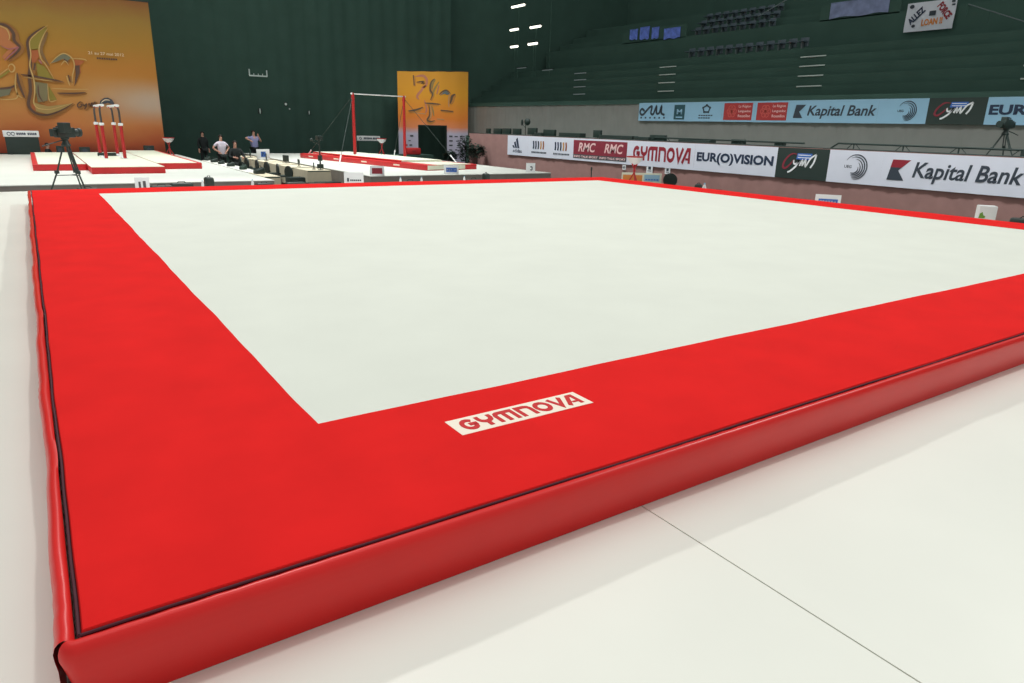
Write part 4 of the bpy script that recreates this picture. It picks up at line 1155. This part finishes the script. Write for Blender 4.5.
person((7.45, 30.4, FZ+.0), .1, 'person in a dark jacket over a pale shirt seated right of the white T-shirt', 'suit', 'suit', (((.1, -.12, -.24), (-.12, -.2, -.02)),)*2, seated=True, scale=1.12)
t = thing('office_chair', 'dark chair under the seated person in the dark jacket', 'chair', (7.45, 30.5, FZ), (0, 0, PI+.1))
MB().box(-.22, .22, -.22, .22, .36, .42, bev=.02).build('seat', 'black', t)
MB().box(-.2, .2, -.26, -.22, .5, .9, bev=.02).build('backrest', 'black', t)
for sx in (-1, 1):
    for sy in (-1, 1): MB().tube([(sx*.19, sy*.19, .38), (sx*.2, sy*.2, 0)], .015, 8).build('leg', 'dsteel', t)
MB().prism([(-.05, 0), (.05, 0), (.07, .22), (-.07, .22)], 0, .01)
person((9.75, 36.3, FZ), .35, 'person in a lilac-blue shirt standing beyond the beige tables, one hand raised to the face', 'shirt_b', 'suit', (((.26, .02, -.02), (-.1, -.2, -.1)), ((.14, -.14, -.2), (-.22, -.12, .26))), scale=1.04)
person((7.35, 36.6, FZ), .3, 'person in dark clothes standing in the shade right of the amber backdrop', 'suit', 'suit', (down, down), scale=.98)
person((.75, 34.98, FZ), 1.3, 'person in dark clothes seated between the score board and the television camera', 'suit', 'suit', (((.1, -.12, -.24), (-.12, -.2, -.02)),)*2, seated=True, scale=.9)

# ================================================================== potted plants at the end of the barrier
def plant(loc, label, h, r, seed, zc):
    rnd = random.Random(seed)
    t = thing('potted_plant', label, 'plant', loc, group='potted plants by the barrier')
    MB().lathe([(.14, 0), (.17, .02), (.21, .3), (.22, .32), (.19, .32), (.17, .28), (.01, .27)], n=18).build('pot', 'pot', t)
    MB().tube([(0, 0, .25), (.02, .01, h*.5), (-.01, 0, h*.8)], [.03, .022, .012], 8).build('stem', 'pot', t)
    b = MB()
    for i in range(620):
        th, ph = rnd.uniform(0, 2*PI), math.acos(rnd.uniform(-1, 1)); q = rnd.random()**.4
        c = Vector((r*q*math.sin(ph)*math.cos(th), r*q*math.sin(ph)*math.sin(th), zc+(h-zc)*q*math.cos(ph)))
        d = Vector((math.cos(th), math.sin(th), rnd.uniform(-.5, .6))).normalized(); sd = d.cross(Vector((0, 0, 1))).normalized()
        l, w_ = rnd.uniform(.12, .24), rnd.uniform(.035, .06); nn = sd.cross(d)*.02
        V = [b.bm.verts.new(c), b.bm.verts.new(c+d*l*.5+sd*w_+nn), b.bm.verts.new(c+d*l), b.bm.verts.new(c+d*l*.5-sd*w_+nn)]
        b.bm.faces.new((V[0], V[1], V[2])); b.bm.faces.new((V[0], V[2], V[3]))
    b.build('foliage', 'leaf', t, ang=180)
plant((20.4, 33.0, FZ), 'tall narrow dark potted plant right of the doorway banner', 1.85, .38, 1, 1.05)
plant((20.35, 31.7, FZ), 'round dark potted plant in front of the mauve barrier end', 1.4, .42, 2, 1.02)
plant((19.9, 33.9, FZ), 'low dark potted plant in front of the doorway banner foot', .95, .32, 4, .62)

# ================================================================== equipment along the walkway behind the barrier
def cam_monitor(y, w_, hh, label, x=22.1):
    t = thing('broadcast_monitor', label, 'monitor', (x, y, 1.05), (0, 0, -PI/2), 'dark monitors along the barrier top')
    MB().box(-.14, .14, -.1, .1, 0, .02).build('stand_base', 'black', t)
    MB().tube([(0, 0, .01), (0, 0, hh*.4)], .03, 8).build('stand_stem', 'black', t)
    MB().box(-w_/2, w_/2, -.09, .05, hh*.35, hh, bev=.02).build('screen_case', 'black', t)
    MB().box(-w_/2+.03, w_/2-.03, .051, .055, hh*.4, hh-.03).build('screen', 'dark', t, smooth=False)
for y, w_, hh, lb in ((33.3, .35, .42, 'farthest small dark monitor above the barrier cloth end'), (32.3, .75, .44, 'dark monitor above the barrier cloth, second from the far end'), (31.4, .75, .46, 'dark monitor above the barrier cloth, third from the far end'),
                      (30.4, .7, .46, 'dark monitor above the left edge of the triangle-mark banner'), (28.95, .75, .52, 'taller dark monitor above the triangle-mark banner'), (27.45, .95, .46, 'wide dark monitor above the first coloured-bar banner'),
                      (23.75, .5, .5, 'dark monitor above the repeated slanted capitals'), (19.85, .9, .38, 'dark monitor above the start of the crimson capitals'), (15.7, .6, .32, 'dark monitor above the bracketed capitals'), (13.9, .4, .3, 'small dark monitor above the end of the bracketed capitals')):
    cam_monitor(y, w_, hh, lb)
def low_case(y, L, hh, label):
    t = thing('cable_case', label, 'case', (22.05, y, 1.05), group='low dark cases along the walkway')
    MB().box(-.2, .2, -L/2, L/2, 0, hh, bev=.02).build('case_body', 'black', t)
    MB().box(-.204, .204, -L/2-.004, L/2+.004, hh*.7, hh*.74).build('lid_seam', 'dsteel', t)
for y, L, hh, lb in ((28.2, .6, .3, 'low dark case between the two far monitors'), (25.6, 1.6, .34, 'long low dark case above the second coloured-bar banner'), (22.3, 2.2, .3, 'long low dark case above the maroon panel'), (17.7, 1.6, .24, 'long low dark case above the crimson capitals'), (20.65, .9, .28, 'low dark case at the seam of the maroon panel')):
    low_case(y, L, hh, lb)
t = thing('desk_lamp', 'dark round lamp head on a stem above the far monitors', 'lamp', (22.6, 30.35, 1.05))
MB().tube([(0, 0, 0), (0, .0, .6), (0, -.1, .78)], .02, 8).build('stem', 'black', t)
MB().sphere((0, -.15, .82), .2, .8, 1, .95).build('head', 'black', t)
MB().sphere((0, .34, .78), .12, .6, .6, 1.4).tube([(0, 0, .5), (0, .3, .7)], .015, 6).build('side_head', 'black', t)
MB().lathe([(.14, 0), (.14, .02), (.03, .04)], n=14).build('foot', 'black', t)
def rail(y0, y1, z, label):
    L = y1-y0
    t = thing('guard_rail', label, 'rail', (22.0, (y0+y1)/2, 1.05), group='thin black rails behind the barrier')
    MB().tube([(0, -L/2, z), (0, L/2-.25, z), (0, L/2, z-.16)], .028, 8).build('top_tube', 'black', t)
    n = max(2, int(L/1.5))
    for i in range(n):
        y = -L/2+(i+.5)*L/n
        b = MB()
        b.tube([(0, y, z), (0, y, 0)], .022, 8).tube([(0, y+.05, z), (0, y+.38, 0)], .012, 6).tube([(0, y-.05, z), (0, y-.38, 0)], .012, 6)
        b.build('leg', 'black', t)
rail(12.9, 20.2, .27, 'thin black rail above the crimson and bracketed capitals')
rail(5.6, 11.9, .31, 'thin black rail above the swirl and flag-mark banners')
case2 = thing('cable_case', 'small dark case at the right frame edge behind the barrier', 'case', (22.1, 6.05, 1.05), group='low dark cases along the walkway')
MB().box(-.2, .2, -.3, .3, 0, .3, bev=.03).build('case_body', 'black', case2)
MB().box(-.204, .204, -.304, .304, .2, .215).build('lid_seam', 'dsteel', case2)

# ================================================================== the dark stand above
def nosing(y, k, L, label, m='step_edge', bright=True):
    x, z = 25+.8*k, 2.97+.45*k
    o = MB().box(x-.05, x+.02, y-L/2, y+L/2, z-.035, z+.012, bev=.008).build('step_nosing', m)
    tag(o, label, 'step edge', 'pale step edges in the dark stand')
ords = ['lowest', 'second', 'third', 'fourth', 'topmost']
for (yc, L, ks, lb, m) in ((15.08, 1.05, range(0, 5), 'above the slanted dark lettering', 'step_edge'), (22.5, 1.0, range(1, 5), 'above the wavy line mark', 'step_edge'), (28.85, .95, range(1, 5), 'far along the dark stand', 'dim_glow'), (7.5, 1.0, range(0, 4), 'at the right frame edge', 'step_edge')):  # far aisle's edges are plain strips given an added glow, not lamps
    for i, k in enumerate(ks):
        f_ = 1+.8*k/25.
        nosing(yc*f_+1.96*(f_-1), k, L*f_, '%s pale step edge of the aisle %s' % (ords[i], lb), m)
# folding seats
def seat(loc, label, group, m='seat'):
    t = thing('stadium_seat', label, 'seat', loc, (0, 0, -PI/2), group)
    MB().box(-.21, .21, -.0, .04, .12, .5, bev=.02).build('backrest', m, t)
    MB().box(-.2, .2, -.36, 0, .3, .34, bev=.015).build('seat_pan', m, t)
    MB().box(-.03, .03, -.2, -.04, 0, .3).build('bracket', 'truss', t)
    return t
s0 = seat((29.5, 18.7, 2.97+.45*5), 'dark folding seat in the dim row under the balcony', 'seats in the dim row')
for i in range(1, 12): dup(s0, (29.5, 18.7+i*.6, 2.97+.45*5))
s1 = None
for r, (x, z) in enumerate(((32.7, 6.75), (33.9, 7.3), (35.1, 7.85))):
    for i in range(9):
        loc = (x, 23.0+r*.7+i*.62, z)
        lb = 'dark folding seat in the %s row of the balcony' % ('front', 'second', 'third')[r]
        if s1 is None: s1 = seat(loc, lb, 'balcony seats')
        else: dup(s1, loc, label=lb)
# cloths hung over the balcony front
def hung(y0, y1, z0, z1, m, label, seed):
    t = thing('hung_cloth', label, 'flag', (31.975, (y0+y1)/2, z0), (PI/2, 0, -PI/2), 'cloths hung over the balcony front')
    W, Hh = y1-y0, z1-z0
    b = MB(); n = 14
    V = [[b.bm.verts.new((-W/2+W*i/n, Hh*j/5+.03*math.sin(i*.8+seed)*(j == 0), .02*math.sin(i*1.3+seed)*(1-j/6)+.02)) for j in range(6)] for i in range(n+1)]
    for i in range(n):
        for j in range(5): b.bm.faces.new((V[i][j], V[i+1][j], V[i+1][j+1], V[i][j+1]))
    b.build('cloth', m, t)
    MB().tube([(-W/2, Hh+.02, .02), (W/2, Hh+.02, .02)], .018, 6).build('hem', m, t)
hung(32.1, 32.8, 6.9, 7.45, 'blue_cloth', 'leftmost narrow blue cloth over the balcony front', 1)
hung(31.1, 31.9, 6.85, 7.5, 'blue_cloth', 'second blue cloth from the left over the balcony front', 2)
hung(30.3, 30.9, 6.82, 7.4, 'blue_cloth', 'third blue cloth from the left over the balcony front', 3)
hung(28.6, 29.9, 6.72, 7.25, 'blue_cloth', 'wide blue cloth over the balcony front, rightmost of the blue ones', 4)
hung(16.5, 19.3, 6.78, 7.4, 'grey_cloth', 'long grey-blue cloth over the balcony front', 5)
# hand-painted fan banner
t = thing('fan_banner', 'white hand-painted bed sheet with blue, orange and red words hanging in the dark stand', 'banner', (31.85, 14.62, 5.86), (PI/2, 0, -PI/2))
b = MB(); n = 12
W, Hh = 1.98, 1.12
V = [[b.bm.verts.new((-W/2+W*i/n, Hh*j/6+.0, .015*math.sin(i*1.1+j)*(j < 6))) for j in range(7)] for i in range(n+1)]
for i in range(n):
    for j in range(6): b.bm.faces.new((V[i][j], V[i+1][j], V[i+1][j+1], V[i][j+1]))
b.build('sheet', 'banner', t)
text_mb(MB(), 'ALLEZ', -.92, -.16, .48, .74, bold=.05, z0=.025, rot=.75).build('lettering', 'navy', t, smooth=False)
text_mb(MB(), 'LOAN !!', -.28, .56, .2, .46, bold=.045, z0=.025, rot=.04).build('lettering', 'orange', t, smooth=False)
text_mb(MB(), 'FORCE', .22, .94, .56, .84, bold=.05, z0=.025, rot=-.85).build('lettering', 'crimson', t, smooth=False)
b = MB().sphere((-.78, .98, .025), .1, 1, .8, .05).sphere((-.6, .22, .025), .08, 1, .8, .05).box(-.02, .24, .56, .74, .022, .028).box(.82, .95, .86, .92, .022, .028).box(.8, .93, .98, 1.06, .022, .028)
b.build('painted_marks', 'slate', t, smooth=False)
# handrails and truss in the upper right
def bar_thing(name, label, cat, a, b_, r, m, group=None):
    A, B_ = Vector(a), Vector(b_)
    t = thing(name, label, cat, a, group=group)
    d = B_-A
    MB().tube([(0, 0, 0), tuple(d)], r, 8).build('tube', m, t)
    n = max(2, int(d.length/1.2))
    for i in range(n+1):
        p = d*(i/n); MB().tube([tuple(p), (p.x, p.y, p.z-.45)], r*.7, 6).build('post', 'dark', t)
bar_thing('hand_rail', 'sloping pale handrail above the balcony seats', 'rail', (32.3, 23.6, 7.35), (33.6, 21.6, 8.7), .025, 'truss', 'handrails in the stand')
bar_thing('hand_rail', 'level pale handrail at the top of the frame right of the balcony seats', 'rail', (33.6, 21.4, 8.7), (33.2, 19.4, 8.6), .025, 'truss', 'handrails in the stand')
bar_thing('hand_rail', 'faint handrail sloping down right of the hand-painted sheet', 'rail', (31.9, 13.2, 6.7), (29.5, 9.6, 5.35), .02, 'truss', 'handrails in the stand')
# tube lights
def tube_light(y, z, L, label, m='lamp'):
    t = thing('tube_light', label, 'lamp', (28.3, y, z), group='tube lights in the dark upper corner')
    MB().box(-.05, .1, -L/2-.04, L/2+.04, .06, .14, bev=.01).build('housing', 'black', t)
    MB().tube([(-.0, -L/2, .0), (-.0, L/2, .0)], .075, 10).build('tube', m, t)
    MB().tube([(.08, 0, .08), (.08, 0, 4.77-z)], .03, 8).build('post', 'dark', t)
    for s_ in (-1, 1): MB().box(-.02, .02, s_*(L/2-.05)-.02, s_*(L/2-.05)+.02, .02, .1).build('end_clip', 'black', t)
tube_light(39.8, 9.22, 1.45, 'uppermost bright tube light in the dark corner')
tube_light(36.2, 9.3, .9, 'dim tube light at the top of the frame right of the bright ones', 'dim_glow')
tube_light(40.2, 7.82, .9, 'left tube light of the middle pair')
tube_light(37.75, 7.77, 1.1, 'right tube light of the middle pair')
tube_light(40.15, 6.76, .8, 'left tube light of the lowest pair')
tube_light(38.0, 6.78, .95, 'right tube light of the lowest pair')
for y, z, lb in ((37.6, 5.2, 'faint strip light at the left end of the dark stand'), (34.8, 4.95, 'faint strip light above the barrier end')):
    t = thing('strip_light', lb, 'lamp', (27.2, y, z), group='faint strip lights')
    MB().box(-.04, .04, -.5, .5, 0, .04, bev=.01).build('tube', 'dim_glow', t)
    MB().box(-.02, .08, -.54, .54, .04, .1, bev=.01).build('housing', 'black', t)
